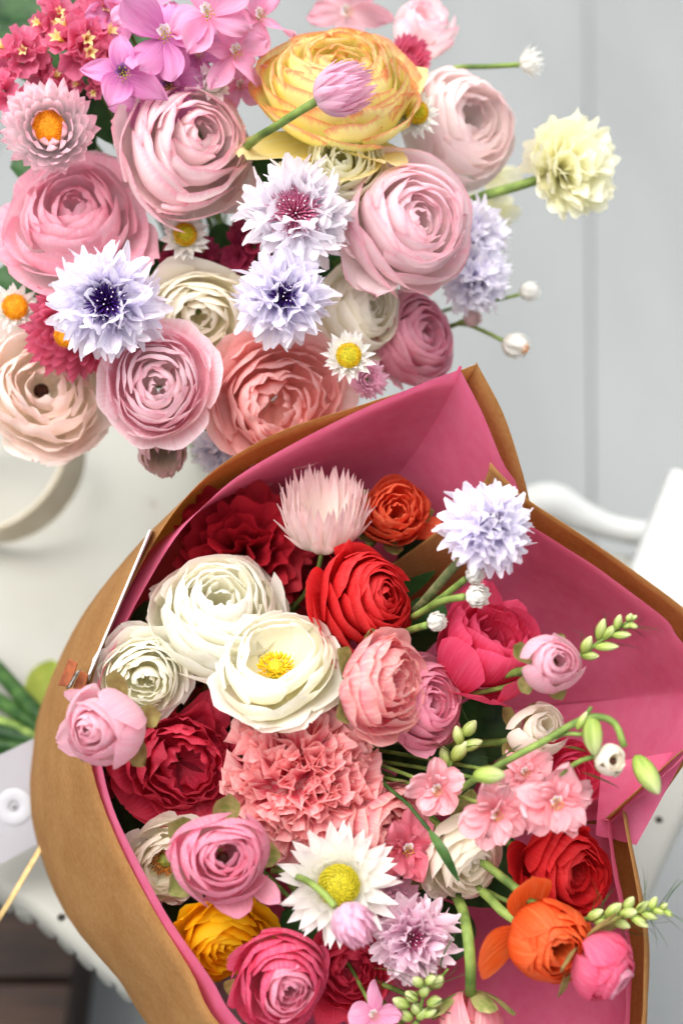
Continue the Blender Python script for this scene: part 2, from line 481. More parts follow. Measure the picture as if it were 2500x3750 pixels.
def stem_to(o, start, n, tie, rng, r=0.0016, m=None, spread=0.012, bend=0.05, name='stem'):
    end = tie + np.array([rng.normal(0, spread), rng.normal(0, spread), 0 if tie is TIE_T else abs(rng.normal(0, 0.006))])
    L = np.linalg.norm(end - start)
    d2 = np.array([0, -0.15, 1.0]) if tie is TIE_T else (P(1250, 2500, 0.72) - TIE_W)
    d2 = d2 / np.linalg.norm(d2)
    path = bezier(start, start - n * min(bend, 0.4 * L), end + d2 * 0.45 * L, end, np.linspace(0, 1, 11))
    add(name, tube_mesh(name, to_local(o, path), np.linspace(r, r * 1.15, 11), 6), m or M_STEM, o)

def stem_px(o, pts, r=0.0014, m=None, name='stem', n=10):
    path = catmull([P(*p) for p in pts], n)
    return add(name, tube_mesh(name, to_local(o, path), r, 6), m or M_STEM, o)

def sepals(o, R, zb, rng, k=5, m=None, reflex=0.2, ln=0.75, w=0.26, start=0.0, out=0.92):
    for j in range(k):
        th = start + j * 2 * PI / k + rng.normal(0, 0.12)
        q = rng.uniform(0.85, 1.1) * ln
        bz = [(0.05, zb - 0.03), (out * 0.62, zb - 0.08), (out * 1.08, zb + q * 0.45), (out * (1.04 + reflex), zb + q * 0.8)]
        g = petal_flat(bz, th, w, rng, 'spoon', 5, 7, cup=0.35, ruf=0.05) * R
        grid_obj('sepal', g, m or M_SEPAL, o)

STY = {   # outer rim radius, rim heights, bulge, layers ... all relative to the flower's radius
 'globe': dict(nl=9, k=(5, 4), ro=0.90, ri=0.07, zo=0.08, zp=0.52, tp=0.60, zi=0.42, bo=1.0, zb=-0.70, al=0.98, ruf=0.035, flare=0.10),
 'open':  dict(nl=9, k=(6, 4), ro=1.0, ri=0.07, zo=-0.02, zp=0.36, tp=0.62, zi=0.28, bo=0.80, zb=-0.52, al=0.84, ruf=0.035, flare=0.55),
 'flat':  dict(nl=8, k=(7, 5), ro=1.0, ri=0.30, zo=-0.02, zp=0.22, tp=0.75, zi=0.20, bo=0.74, zb=-0.40, al=0.66, ruf=0.05, flare=0.75),
 'bud':   dict(nl=6, k=(4, 4), ro=0.62, ri=0.16, zo=0.66, zp=0.80, tp=0.6, zi=0.74, bo=1.04, zb=-0.78, al=1.05, ruf=0.015, flare=0.0),
 'cupped':dict(nl=9, k=(5, 4), ro=0.92, ri=0.16, zo=0.30, zp=0.62, tp=0.5, zi=0.40, bo=1.0, zb=-0.72, al=0.85, ruf=0.05, flare=0.2),
}

def ranunculus(label, x, y, zd, r, a, b, mat, tie, style='globe', cat='ranunculus', group=None, center='none', extra=(), sep=False,
               seed=None, inner=None, stem=True, roll=None, stem_r=0.0019, name='ranunculus', sepkw=None, **kw):
    rng = rng_next() if seed is None else np.random.default_rng(seed)
    S = dict(STY[style]); S.update(kw)
    R = r * zd / FPX * (1.06 if tie is TIE_T else 1.02)
    if style in ('globe', 'open'):
        q = min(1.45, 0.88 / max(0.01, math.hypot(a, b))); a, b = a * q, b * q
    n = camdir(a, b)
    rot = frame(n)
    loc = P(x, y, zd)
    o = thing(name, label, cat, loc, rot, group)
    m1 = PM[mat]; m2 = PM[inner] if inner else m1
    nl = S['nl']
    off = rng.uniform(0, 6.28)
    ph1, ph2 = rng.uniform(0, 6.28, 2)
    drift = rng.normal(0, 0.075, 2)
    lean = rng.normal(0, 0.08, 2)
    def settle(g, t):
        a_ = np.arctan2(g[..., 1], g[..., 0])
        k_ = 1 + 0.055 * np.sin(2 * a_ + ph1) + 0.035 * np.sin(3 * a_ + ph2)
        g = g.copy()
        g[..., 0] = g[..., 0] * k_ + drift[0] * t
        g[..., 1] = g[..., 1] * k_ + drift[1] * t
        g[..., 2] += lean[0] * g[..., 0] + lean[1] * g[..., 1]
        return g
    for L in range(nl):
        t = L / (nl - 1)
        k = int(round(S['k'][0] + (S['k'][1] - S['k'][0]) * t))
        off += 2.399
        sps = rng.choice([-1, 1])
        for j in range(k):
            th = off + j * 2 * PI / k + rng.normal(0, 0.13)
            jit = rng.normal(0, 0.035)
            rt = S['ro'] + (S['ri'] - S['ro']) * t ** 0.78 + jit * (1 - 0.5 * t)
            if t < S['tp']:
                q = t / S['tp']; zt = S['zo'] + (S['zp'] - S['zo']) * (1 - (1 - q) ** 1.8)
            else:
                q = (t - S['tp']) / (1 - S['tp']); zt = S['zp'] + (S['zi'] - S['zp']) * q ** 1.6
            zt += rng.normal(0, 0.026)
            lo = rng.uniform()
            if lo < 0.12 and 0.05 < t < 0.8:          # a petal that has come loose or stands up
                rt += rng.uniform(0.04, 0.12); zt += rng.uniform(-0.04, 0.05)
            elif lo > 0.92 and t > 0.1:
                zt += rng.uniform(0.04, 0.09)
            bu = S['bo'] + (S['ri'] + 0.16 - S['bo']) * t
            bu = max(bu, rt * 0.72)
            zb = S['zb'] + 0.22 * t
            fl = S['flare'] * (1 - t) ** 1.5
            p2i = (rt + (bu * 1.06 - rt) * (0.95 - 0.25 * t), zb + (0.70 + 0.18 * min(1.0, t * 3)) * (zt - zb)); p2o = (rt * 0.70, zt - 0.02)
            p2 = (p2i[0] * (1 - fl) + p2o[0] * fl, p2i[1] * (1 - fl) + p2o[1] * fl)
            m_ = min(1.0, t * 4)                       # inner petals lie snug against the ones outside them
            p1 = (bu * (0.85 - 0.25 * fl), zb - 0.02)
            p1 = (p1[0] + (max(rt + 0.20, p1[0] * 0.8) - p1[0]) * m_, p1[1] + (zt - 0.45 - p1[1]) * m_ * (1 - fl))
            p2 = (p2[0] + (rt + 0.16 - p2[0]) * m_ * (1 - fl), p2[1] + (zt + 0.02 - p2[1]) * m_ * (1 - fl))
            bz = [(0.05, zb), p1, p2, (rt, zt)]
            al = S['al'] * (1.0 + 0.35 * t) * rng.uniform(0.88, 1.1)
            g = petal_rev(bz, th, al, rng, 11, 8, tipround=rng.uniform(0.12, 0.32), ruf=S['ruf'] * rng.uniform(0.6, 2.0) * (1 - 0.35 * t),
                          spiral=(0.045 * sps + rng.normal(0, 0.015)) * (1 - 0.5 * t), edge=rng.normal(0.02, 0.04) * (1 - 0.6 * t))
            grid_obj('petal', settle(g, t) * R, m2 if t > 0.55 else m1, o)
    zc = S['zi']
    if center == 'green':
        grid_obj('eye', ellipsoid(S['ri'] * 0.8, S['ri'] * 0.8, 0.12, (0, 0, zc - 0.16)) * R, M_EYE, o, True)
    elif center == 'brown':
        grid_obj('eye', ellipsoid(S['ri'] * 0.7, S['ri'] * 0.7, 0.10, (0, 0, zc - 0.38)) * R, M_EYE_BR, o, True)
    elif center in ('anthers', 'stamens'):
        cm = M_OCHRE if center == 'anthers' else M_YEL
        rc = S['ri'] * (0.48 if center == 'anthers' else 0.32)
        ze = zc - 0.32
        ey = grid_obj('eye', ellipsoid(rc, rc, 0.18, (0, 0, ze)) * R, M_EYE if center == 'anthers' else M_YEL_G, o, True)
        gs = []
        for i in range(90):
            th = i * 2.399; q = rc * (0.95 + 0.95 * ((i * 7) % 10) / 10)
            c0 = np.array([q * math.cos(th), q * math.sin(th), ze + 0.10 - 0.06 * ((i * 7) % 10) / 10 + 0.03 * ((i * 3) % 5) / 5])
            e = ellipsoid(0.020, 0.020, 0.055, (0, 0, 0), 5, 4)
            dd = np.array([math.cos(th) * 0.8, math.sin(th) * 0.8, 0.8])
            gs.append(((e.reshape(-1, 3) @ frame2(dd).T + c0).reshape(e.shape)) * R)
        multi('anthers', gs, True, cm, ey, kind='stuff')
    for e in extra:       # loose or hanging petals: (angle in the image, reach, half width, drop, kind)
        th, ln, hw, dz = math.radians(e[0]), e[1], e[2], e[3]
        bz = [(0.08, S['zb']), (ln * 0.45, S['zb'] + 0.05), (ln * 0.8, S['zb'] * 0.45 + dz * 0.4), (ln, dz)]
        g = petal_flat(bz, th, hw, rng, e[4] if len(e) > 4 else 'round', 9, 10, cup=0.12 + rng.normal(0, .08), ruf=0.06, twist=rng.normal(0, 0.3))
        grid_obj('petal', g * R, PM[e[5]] if len(e) > 5 else m1, o)
    if sep:
        sepals(o, R, S['zb'], rng, **(sepkw or {}))
    if stem:
        stem_to(o, loc + n * S['zb'] * R * 0.98, n, tie, rng, stem_r)
    return o

def ruffled(label, x, y, zd, r, a, b, mat, tie, N=64, pf=6.0, cden=0.62, rollv=0.45, rmin=0.86, cat='ranunculus', group=None, spread=1.5, ruf=0.10, hw=0.42, depth=0.75, extra=(), eye=None, name='ranunculus', stem=True):
    """very double flower of crumpled fan petals"""
    rng = rng_next()
    R = r * zd / FPX
    n = camdir(a, b)
    loc = P(x, y, zd)
    o = thing(name, label, cat, loc, frame(n), group)
    for i in range(N):
        q = (i + 0.5) / N
        pol = spread * q ** cden
        az = i * 2.399 + rng.normal(0, 0.25)
        reach = rng.uniform(rmin, 1.04)
        rt, zt = reach * math.sin(pol), reach * depth * math.cos(pol)
        rb = rt * 0.25
        bz = [(0.02, -0.45), (rb, -0.2), (rt * 0.72, zt * 0.62 - 0.12), (rt, zt)]
        s, v = np.meshgrid(np.linspace(-1, 1, 13), np.linspace(0, 1, 8))
        v = v * (1 - 0.16 * s ** 2 + 0.05 * np.sin(s * 5 + i))
        B = [np.array(p) for p in bz]
        rz = bezier(*B, v)
        f1, f2, f3 = SN(rng, 3, 2.6), SN(rng, 3, 2.6), SN(rng, 3, 6)
        w = hw * rng.uniform(0.75, 1.15) * v ** 0.75
        lat = s * w
        pleat = ruf * v ** 2.2 * (np.sin(s * rng.uniform(0.75, 1.25) * pf + rng.uniform(0, 6)) * 0.6 + f1(s * 2.2, v * 1.5))
        up = 0.05 * f3(s * 2, v) * v ** 3 - 0.10 * v * s ** 2
        bend = np.clip((v - 0.55) / 0.45, 0, 1) ** 1.6 * rng.uniform(0.03, 0.22) * min(1.0, 0.15 + pol)
        rho = rz[..., 0] + pleat * 0.9 + bend
        z = rz[..., 1] + up + 0.35 * pleat * math.sin(pol) - 0.45 * bend
        tang = lat + 0.03 * v * v * f2(s, v)
        c, si = math.cos(az), math.sin(az)
        rl = rng.normal(0, rollv)           # each petal turns about its own length
        cr, sr = math.cos(rl), math.sin(rl)
        t2 = tang * cr; z2 = z + tang * sr * math.sin(pol) ; rho2 = rho + tang * sr * math.cos(pol)
        g = np.stack([rho2 * c - t2 * si, rho2 * si + t2 * c, z2], -1)
        grid_obj('petal', g * R, PM[mat], o)
    for e in extra:
        th, ln, h2, dz = math.radians(e[0]), e[1], e[2], e[3]
        bz = [(0.08, -0.45), (ln * 0.45, -0.4), (ln * 0.8, dz - 0.1), (ln, dz)]
        grid_obj('petal', petal_flat(bz, th, h2, rng, 'round', 9, 9, cup=0.15, ruf=0.08) * R, PM[mat], o)
    if eye:
        grid_obj('eye', ellipsoid(0.2, 0.2, 0.12, (0, 0, depth * 0.7)) * R, eye, o, True)
    if stem:
        stem_to(o, loc - n * 0.45 * R, n, tie, rng, 0.002)
    return o

def carnation(label, x, y, zd, r, a, b, mat, tie, N=110, cat='ranunculus', group=None, spread=1.45, depth=0.72, name='ranunculus', wave=0.085, ln=0.27):
    """dense frilly head: short wavy petals standing all over a dome"""
    rng = rng_next()
    R = r * zd / FPX
    n = camdir(a, b)
    loc = P(x, y, zd)
    o = thing(name, label, cat, loc, frame(n), group)
    lump = SN(rng, 5, 2.2)
    for i in range(N):
        q = (i + 0.5) / N
        pol = spread * q ** 0.6
        az = i * 2.399 + rng.normal(0, 0.3)
        d = np.array([math.sin(pol) * math.cos(az), math.sin(pol) * math.sin(az), math.cos(pol)])
        d = d + rng.normal(0, 0.12, 3); d /= np.linalg.norm(d)
        fr = frame2(d)
        ang = rng.uniform(0, PI)
        t_ = fr[:, 0] * math.cos(ang) + fr[:, 1] * math.sin(ang)
        b_ = np.cross(d, t_)
        s, v = np.meshgrid(np.linspace(-1, 1, 15), np.linspace(0, 1, 7))
        f1, f2 = SN(rng, 3, 3.0), SN(rng, 3, 7.0)
        top = rng.uniform(0.88, 1.06) + 0.10 * float(lump(d[0] * 2, d[1] * 2))
        rise = v * (1 - 0.22 * s ** 2 + 0.05 * f2(s * 2, 0 * s))
        rad = 0.45 + (top - 0.45) * rise
        lat = s * ln * rng.uniform(0.75, 1.2) * (0.35 + 0.65 * v)
        wav = wave * v ** 1.3 * (np.sin(s * rng.uniform(4.5, 7.5) + rng.uniform(0, 6.28)) + 0.8 * f1(s * 2, v)) + rng.normal(0, 0.10) * v ** 2 + rng.normal(0, 0.1) * v * s ** 2
        g = rad[..., None] * d + lat[..., None] * t_ + wav[..., None] * b_
        g[..., 2] *= depth
        grid_obj('petal', g * R, PM[mat], o)
    grid_obj('heart', ellipsoid(0.5, 0.5, 0.5 * depth, (0, 0, 0), 12, 8) * R, PM[mat], o, True)
    stem_to(o, loc - n * 0.3 * R, n, tie, rng, 0.002)
    return o

# ------------------------------------------------------------------ cornflowers
def floret_mesh(name, rng, lobes=6, flare=0.46):
    gs = []
    th = np.linspace(0, 2 * PI, lobes, endpoint=False)
    tube = np.zeros((3, lobes, 3))
    for i, (zz, rr) in enumerate(((0, 0.03), (0.3, 0.055), (0.52, 0.13))):
        tube[i, :, 0] = rr * np.cos(th); tube[i, :, 1] = rr * np.sin(th); tube[i, :, 2] = zz
    V = [tube.reshape(-1, 3)]; F = list(grid_faces(3, lobes, True)); U = [grid_uv(3, lobes) * [1, 0.45]]
    off = 3 * lobes
    for t in th:
        t = t + rng.normal(0, 0.1)
        ln = rng.uniform(0.85, 1.12)
        bz = [(0.12, 0.50), (0.20, 0.66), (flare * 0.72 * ln, 0.82 * ln), (flare * ln * rng.uniform(0.9, 1.15), 0.98 * ln)]
        g = petal_flat(bz, t, 0.135, rng, 'lobe', 3, 5, cup=0.4, ruf=0.01, twist=rng.normal(0, 0.25))
        V.append(g.reshape(-1, 3)); U.append(grid_uv(5, 3) * [1, 0.6] + [0, 0.4])
        F += [tuple(i + off for i in f) for f in grid_faces(5, 3)]
        off += 15
    return mesh_from(name, np.vstack(V), F, np.vstack(U))

def cornflower(label, x, y, zd, r, a, b, mat, tie, group=None, stamen=None, rings=((13, 14, 1.0), (11, 36, 0.9), (7, 58, 0.72)), nst=46, st_len=0.46, st_spread=0.42, stem=True, pollen=True):
    rng = rng_next()
    R = r * zd / FPX
    n = camdir(a, b)
    loc = P(x, y, zd)
    o = thing('cornflower', label, 'cornflower', loc, frame(n), group)
    ms = [floret_mesh('floret', rng, 6), floret_mesh('floret', rng, 7, 0.5), floret_mesh('floret', rng, 5, 0.42)]
    for m in ms:
        m.materials.append(PM[mat])
    c = 0
    for (k, el, sc) in rings:
        o0 = rng.uniform(0, 6)
        for j in range(k):
            th = o0 + j * 2 * PI / k + rng.normal(0, 0.14)
            e = math.radians(el + rng.normal(0, 8))
            d = np.array([math.cos(e) * math.cos(th), math.cos(e) * math.sin(th), math.sin(e)])
            fr = frame(d, rng.uniform(0, 6.28))
            sc2 = sc * R * rng.uniform(0.88, 1.05)
            M = np.eye(4); M[:3, :3] = fr * sc2; M[:3, 3] = (0, 0, -0.18 * R)
            ob = bpy.data.objects.new('floret', ms[c % 3]); c += 1
            COL.objects.link(ob); ob.parent = o
            ob.matrix_local = Matrix(M.tolist())
    if stamen:
        V, F, U, off = [], [], [], 0
        tips = []
        for i in range(nst):
            q = math.sqrt((i + 0.5) / nst); th = i * 2.399
            base = np.array([0.12 * q * math.cos(th), 0.12 * q * math.sin(th), -0.05])
            tip = np.array([st_spread * q * math.cos(th), st_spread * q * math.sin(th), st_len * (1.0 - 0.45 * q * q)]) * rng.uniform(0.9, 1.1)
            midp = (base + tip) / 2 + np.array([0, 0, 0.06])
            path = bezier(base, midp, midp, tip + np.array([0, 0, 0]), np.linspace(0, 1, 4))
            me_p = []
            d = tip - base; d /= np.linalg.norm(d); u = np.cross(d, [0.2, 0.9, 0.1]); u /= np.linalg.norm(u); w = np.cross(d, u)
            g = np.zeros((4, 4, 3))
            for ii, (p, rr) in enumerate(zip(path, (0.012, 0.018, 0.02, 0.006))):
                for jj in range(4):
                    g[ii, jj] = p + rr * (math.cos(jj * PI / 2) * u + math.sin(jj * PI / 2) * w)
            V.append(g.reshape(-1, 3)); U.append(grid_uv(4, 4)); F += [tuple(k + off for k in f) for f in grid_faces(4, 4, True)]; off += 16
            tips.append(tip)
        st = add('stamens', mesh_from('stamens', np.vstack(V) * R, F, np.vstack(U)), stamen, o, kind='stuff')
        if pollen:
            multi('pollen', [ellipsoid(0.017, 0.017, 0.017, t, 5, 4) * R for t in tips[::2]], True, M_POLLEN, st, kind='stuff')
    grid_obj('involucre', ellipsoid(0.22, 0.22, 0.36, (0, 0, -0.42), 10, 7) * R, M_INVOL, o, True)
    if stem:
        stem_to(o, loc - n * 0.75 * R, n, tie, rng, 0.0013, M_STEM_DK)
    return o

# ------------------------------------------------------------------ everlastings (papery bracts round a disc)
def everlasting(label, x, y, zd, r, a, b, mat, tie, rings, disc=None, cat='everlasting flower', group=None, hw=0.15, kind='lance', stem=True, stem_r=0.0011,
                name='everlasting', zb=-0.35, disc_m=None, disc_rim=None, cup=0.35, ruf=0.03, stem_m=None, bend=0.05):
    """rings: (count, tip radius, tip height, outward bulge)"""
    rng = rng_next()
    R = r * zd / FPX
    n = camdir(a, b)
    loc = P(x, y, zd)
    o = thing(name, label, cat, loc, frame(n), group)
    for ri, (k, rt, zt, bu) in enumerate(rings):
        o0 = rng.uniform(0, 6)
        for j in range(k):
            th = o0 + j * 2 * PI / k + rng.normal(0, 0.07)
            rt2 = rt * rng.uniform(0.93, 1.06); zt2 = zt + rng.normal(0, 0.03)
            bz = [(0.06, zb), (bu * 0.8, zb + 0.02), (bu, zb + 0.6 * (zt2 - zb)), (rt2, zt2)]
            g = petal_flat(bz, th, hw * rng.uniform(0.85, 1.12), rng, kind, 5, 7, cup=cup, ruf=ruf, twist=rng.normal(0, 0.15), lean=rng.normal(0, 0.03))
            grid_obj('bract', g * R, PM[mat], o)
    if disc:
        rd, zd0 = disc
        dk = grid_obj('disc', ellipsoid(rd, rd, rd * 0.45, (0, 0, zd0), 14, 7) * R, disc_m or M_YEL, o, True)
        gs, g2 = [], []
        N = 190
        for i in range(N):
            q = math.sqrt((i + 0.5) / N); th = i * 2.399
            h = zd0 + rd * 0.45 * math.sqrt(max(0, 1 - q * q * 0.95)) + (0.02 if q > 0.6 else -0.01)
            e = ellipsoid(rd * 0.05, rd * 0.05, rd * 0.10, (rd * q * math.cos(th), rd * q * math.sin(th), h), 5, 4) * R
            (gs if q > 0.62 else g2).append(e)
        multi('disc_florets', gs, True, disc_rim or disc_m or M_YEL, dk, kind='stuff')
        multi('disc_florets', g2, True, disc_m or M_YEL, dk, kind='stuff')
    if stem:
        stem_to(o, loc + n * zb * R * 0.95, n, tie, rng, stem_r, stem_m, bend=bend)
    return o

R_OPEN = ((15, 1.0, 0.02, 0.62), (13, 0.86, 0.22, 0.58), (11, 0.70, 0.34, 0.5), (9, 0.55, 0.36, 0.42))
R_DAISY = ((14, 1.0, 0.05, 0.7), (13, 0.92, 0.20, 0.62), (11, 0.62, 0.36, 0.5))
R_BUD = ((8, 0.90, -0.05, 0.8), (9, 0.92, 0.30, 0.95), (9, 0.78, 0.66, 0.95), (8, 0.52, 0.96, 0.86), (6, 0.24, 1.12, 0.66), (4, 0.08, 1.14, 0.45))
R_TUFT = ((9, 0.80, 0.25, 0.75), (11, 0.75, 0.55, 0.85), (11, 0.62, 0.88, 0.82), (10, 0.46, 1.05, 0.66), (8, 0.26, 1.1, 0.45))
R_CUP = ((12, 1.12, 0.42, 0.85), (18, 1.02, 0.82, 0.95), (18, 0.90, 1.02, 0.90), (18, 0.76, 1.06, 0.80), (14, 0.62, 0.95, 0.66))
R_STRAW = ((16, 1.0, -0.05, 0.75), (16, 0.92, 0.18, 0.78), (15, 0.80, 0.38, 0.76), (13, 0.64, 0.52, 0.66), (11, 0.46, 0.58, 0.5), (8, 0.26, 0.58, 0.34))

# ------------------------------------------------------------------ larkspur, statice, green spikes
def larkspur(label, x, y, zd, r, a, b, mat, tie, group=None, double=False, roll=0.0, centre='yellow', stem=True, k=5, kind='spoon'):
    rng = rng_next()
    R = (1.12 if double else 1.25) * r * zd / FPX
    n = camdir(a, b)
    loc = P(x, y, zd)
    o = thing('larkspur', label, 'larkspur', loc, frame(n), group)
    lay = [(k, 1.0, 0.10, 0.40)] + ([(k + 1, 0.80, 0.26, 0.34), (5, 0.5, 0.34, 0.2)] if double else [])
    for (kk, ln, zt, hw) in lay:
        o0 = roll + rng.uniform(-0.1, 0.1) + (0 if ln == 1 else rng.uniform(0, 3))
        for j in range(kk):
            th = o0 + j * 2 * PI / kk + rng.normal(0, 0.12)
            q = ln * rng.uniform(0.78, 1.15)
            bz = [(0.03, -0.12), (0.3 * q, 0.02), (0.7 * q, zt + rng.normal(0, .09)), (q, zt * 0.6 + rng.normal(0, 0.22))]
            g = petal_flat(bz, th, hw * rng.uniform(0.72, 1.12), rng, kind, 11, 10, cup=rng.normal(0.15, 0.25), ruf=0.16, rfreq=4.6, twist=rng.normal(0, 0.6), lean=rng.normal(0, 0.1))
            grid_obj('petal', g * R, PM[mat], o)
    for j in range(3):
        bz = [(0.0, -0.05), (0.05, 0.1), (0.1, 0.2), (0.2, 0.26)]
        g = petal_flat(bz, roll + 1.2 + j * 0.75, 0.10, rng, 'round', 5, 6, cup=0.4, ruf=0.04)
        grid_obj('bee_petal', g * R, PM['corn_white'] if centre == 'yellow' else PM['purple'], o)
    gs = []
    for i in range(16):
        th = i * 2.399; q = 0.16 * math.sqrt(i / 16)
        gs.append(ellipsoid(0.022, 0.022, 0.045, (q * math.cos(th), q * math.sin(th) - 0.04, 0.12 + 0.05 * (i % 3)), 5, 4) * R)
    multi('anthers', gs, True, M_YEL_G, o, kind='stuff')
    if stem:
        stem_to(o, loc - n * 0.12 * R, n, tie, rng, 0.0009, bend=0.03)
    return o

def statice(label, x, y, zd, r, a, b, mat, tie, N=9, group=None, flowers=3, cr=0.44):
    rng = rng_next()
    R = 1.2 * r * zd / FPX
    n = camdir(a, b)
    loc = P(x, y, zd)
    o = thing('statice_sprig', label, 'statice', loc, frame(n), group)
    for i in range(N):
        q = math.sqrt((i + 0.5) / N); th = i * 2.399 + rng.normal(0, 0.3)
        c = np.array([0.8 * q * math.cos(th), 0.8 * q * math.sin(th), 0.35 * (1 - q * q) + rng.normal(0, 0.06)])
        d = np.array([0.9 * q * math.cos(th), 0.9 * q * math.sin(th), 1.0]) + rng.normal(0, 0.2, 3)
        d /= np.linalg.norm(d)
        fr = frame2(d)
        nu, nv = 20, 5
        t = np.linspace(0, 2 * PI, nu, endpoint=False)
        g = np.zeros((nv, nu, 3))
        ph = rng.uniform(0, 6)
        cs = cr * rng.uniform(0.8, 1.15)
        for k in range(nv):
            v = k / (nv - 1)
            rad = cs * (0.14 + 0.86 * v ** 1.5) * (1 + 0.09 * v * np.sin(5 * t + ph) + 0.07 * v * np.sin(10 * t + ph))
            zz = -0.55 + 0.55 * v + 0.06 * v * np.cos(5 * t + ph) + 0.04 * v * np.sin(10 * t + 1)
            loc3 = np.stack([rad * np.cos(t), rad * np.sin(t), zz], 1)
            g[k] = loc3 @ fr.T + c
        cx = grid_obj('calyx', g * R, PM[mat], o, True)
        if i % max(1, N // max(1, flowers)) == 0 and flowers:
            gs = []
            for j in range(5):
                bz = [(0.01, -0.2), (0.03, 0.05), (0.08, 0.14), (0.19, 0.20)]
                p = petal_flat(bz, j * 1.257, 0.055, rng, 'strap', 3, 5, cup=0.3, ruf=0.01)
                gs.append((p.reshape(-1, 3) @ fr.T + c).reshape(p.shape) * R)
            multi('corolla', gs, False, PM['statice_fl'], cx)
        path = bezier(c - d * 0.5, c - d * 0.8, np.array([0, 0, -0.9]), np.array([0, 0, -1.2]), np.linspace(0, 1, 5))
        add('stalk', tube_mesh('stalk', path * R, 0.035 * R, 5), M_STEM, cx)
    stem_to(o, loc - n * 1.1 * R, n, tie, rng, 0.0012)
    return o

def frame2(d):
    z = d / np.linalg.norm(d)
    u = np.cross(z, [0.31, 0.9, 0.2]); u /= np.linalg.norm(u)
    return np.stack([u, np.cross(z, u), z], 1)

def bud_grid(c, d, ln, w, point=0.45, n=10):
    e = ellipsoid(w, w, ln, (0, 0, 0), n, 9, point)
    th = np.linspace(0, 2 * PI, n, endpoint=False)
    e[:, :, :2] *= (1 + 0.05 * np.cos(5 * th))[None, :, None]
    return (e.reshape(-1, 3) @ frame2(d).T + c).reshape(e.shape)

def blade(c, d, side, ln, w, rng, droop=0.3, n=7):
    """narrow curved leaf from c along d, flat towards side"""
    d = d / np.linalg.norm(d)
    t = np.linspace(0, 1, n)
    up = np.cross(side, d); up /= np.linalg.norm(up) + 1e-9
    sd = np.cross(d, up)
    path = c + np.outer(t * ln, d) - np.outer(droop * ln * t * t, up)
    ww = w * np.sin(PI * np.clip(0.08 + 0.9 * t, 0, 1)) ** 0.8
    g = np.zeros((n, 3, 3))
    for j, s in enumerate((-1, 0, 1)):
        g[:, j] = path + np.outer(ww * s, sd) + np.outer((0.35 * ww) * abs(s), up)
    return g

def bud_spike(label, p0, p1, zd0, zd1, tie, buds, blades=9, bl=0.016, group=None, bw=0.86, stem_pts=None):
    """buds: (along, across in px, length px, width px)"""
    rng = rng_next()
    A, B = P(*p0, zd0), P(*p1, zd1)
    ax = (B - A); Ln = np.linalg.norm(ax); ax /= Ln
    view = CR @ np.array([0, 0, 1.0])
    side = np.cross(view, ax); side /= np.linalg.norm(side)
    o = thing('bud_spike', label, 'flower buds', A, None, group)
    pxm = (zd0 + zd1) / 2 / FPX
    axis = bezier(A, A + ax * Ln * .33, B - ax * Ln * .33, B, np.linspace(0, 1, 9))
    add('stem', tube_mesh('stem', to_local(o, axis), np.linspace(0.0011, 0.0005, 9), 6), M_STEM, o)
    for (t, ac, ln, w) in buds:
        root = A + ax * Ln * t
        tip = root + side * ac * pxm + ax * ln * pxm * 0.6 + view * rng.normal(4, 6) * pxm
        d = tip - root; d /= np.linalg.norm(d)
        c = root + side * ac * pxm * 0.75 + ax * ln * 0.3 * pxm + view * rng.normal(0, 8) * pxm
        grid_obj('bud', to_local(o, bud_grid(c, d, ln * pxm * 0.5, w * pxm * 0.5 * bw).reshape(-1, 3)).reshape(9, 10, 3), M_BUD, o, True)
    for i in range(blades):
        t = rng.uniform(0.05, 1.0); sg = rng.choice([-1, 1])
        root = A + ax * Ln * t
        d = ax * rng.uniform(0.3, 1.0) + side * sg * rng.uniform(0.5, 1.1) + view * rng.normal(0, 0.3)
        g = blade(root, d, view, bl * rng.uniform(0.6, 1.2), 0.0006, rng, rng.normal(0, 0.35))
        grid_obj('leaf', to_local(o, g.reshape(-1, 3)).reshape(g.shape), M_LEAF, o)
    if stem_pts:
        stem_px(o, stem_pts, 0.0011)
    else:
        stem_to(o, A, ax, tie, rng, 0.0012)
    return o

def leaf(label, pts, w, m, tie=None, view_tilt=(0.2, 0.3), group=None, fold=0.3, name='leaf'):
    """single leaf whose midrib runs through photo points (x, y, depth)"""
    mid = catmull([P(*p) for p in pts], 12)
    o = thing(name, label, 'leaf', mid[0], None, group)
    T = np.gradient(mid, axis=0); T /= np.linalg.norm(T, axis=1)[:, None]
    nrm = camdir(*view_tilt)
    g = np.zeros((12, 5, 3))
    t = np.linspace(0, 1, 12)
    ww = w * np.sin(PI * np.clip(0.05 + 0.93 * t, 0, 1)) ** 0.7
    for j, s in enumerate((-1, -0.5, 0, 0.5, 1)):
        sd = np.cross(T, nrm); sd /= np.linalg.norm(sd, axis=1)[:, None]
        g[:, j] = mid + sd * (ww * s)[:, None] + nrm * (fold * ww * abs(s))[:, None]
    grid_obj('blade', to_local(o, g.reshape(-1, 3)).reshape(g.shape), m, o)
    if tie is not None:
        d = mid[0] - mid[2]; d /= np.linalg.norm(d)
        stem_to(o, mid[0] + 0 * d, -d, tie, rng_next(), 0.0009, m, name='stalk')
    return o

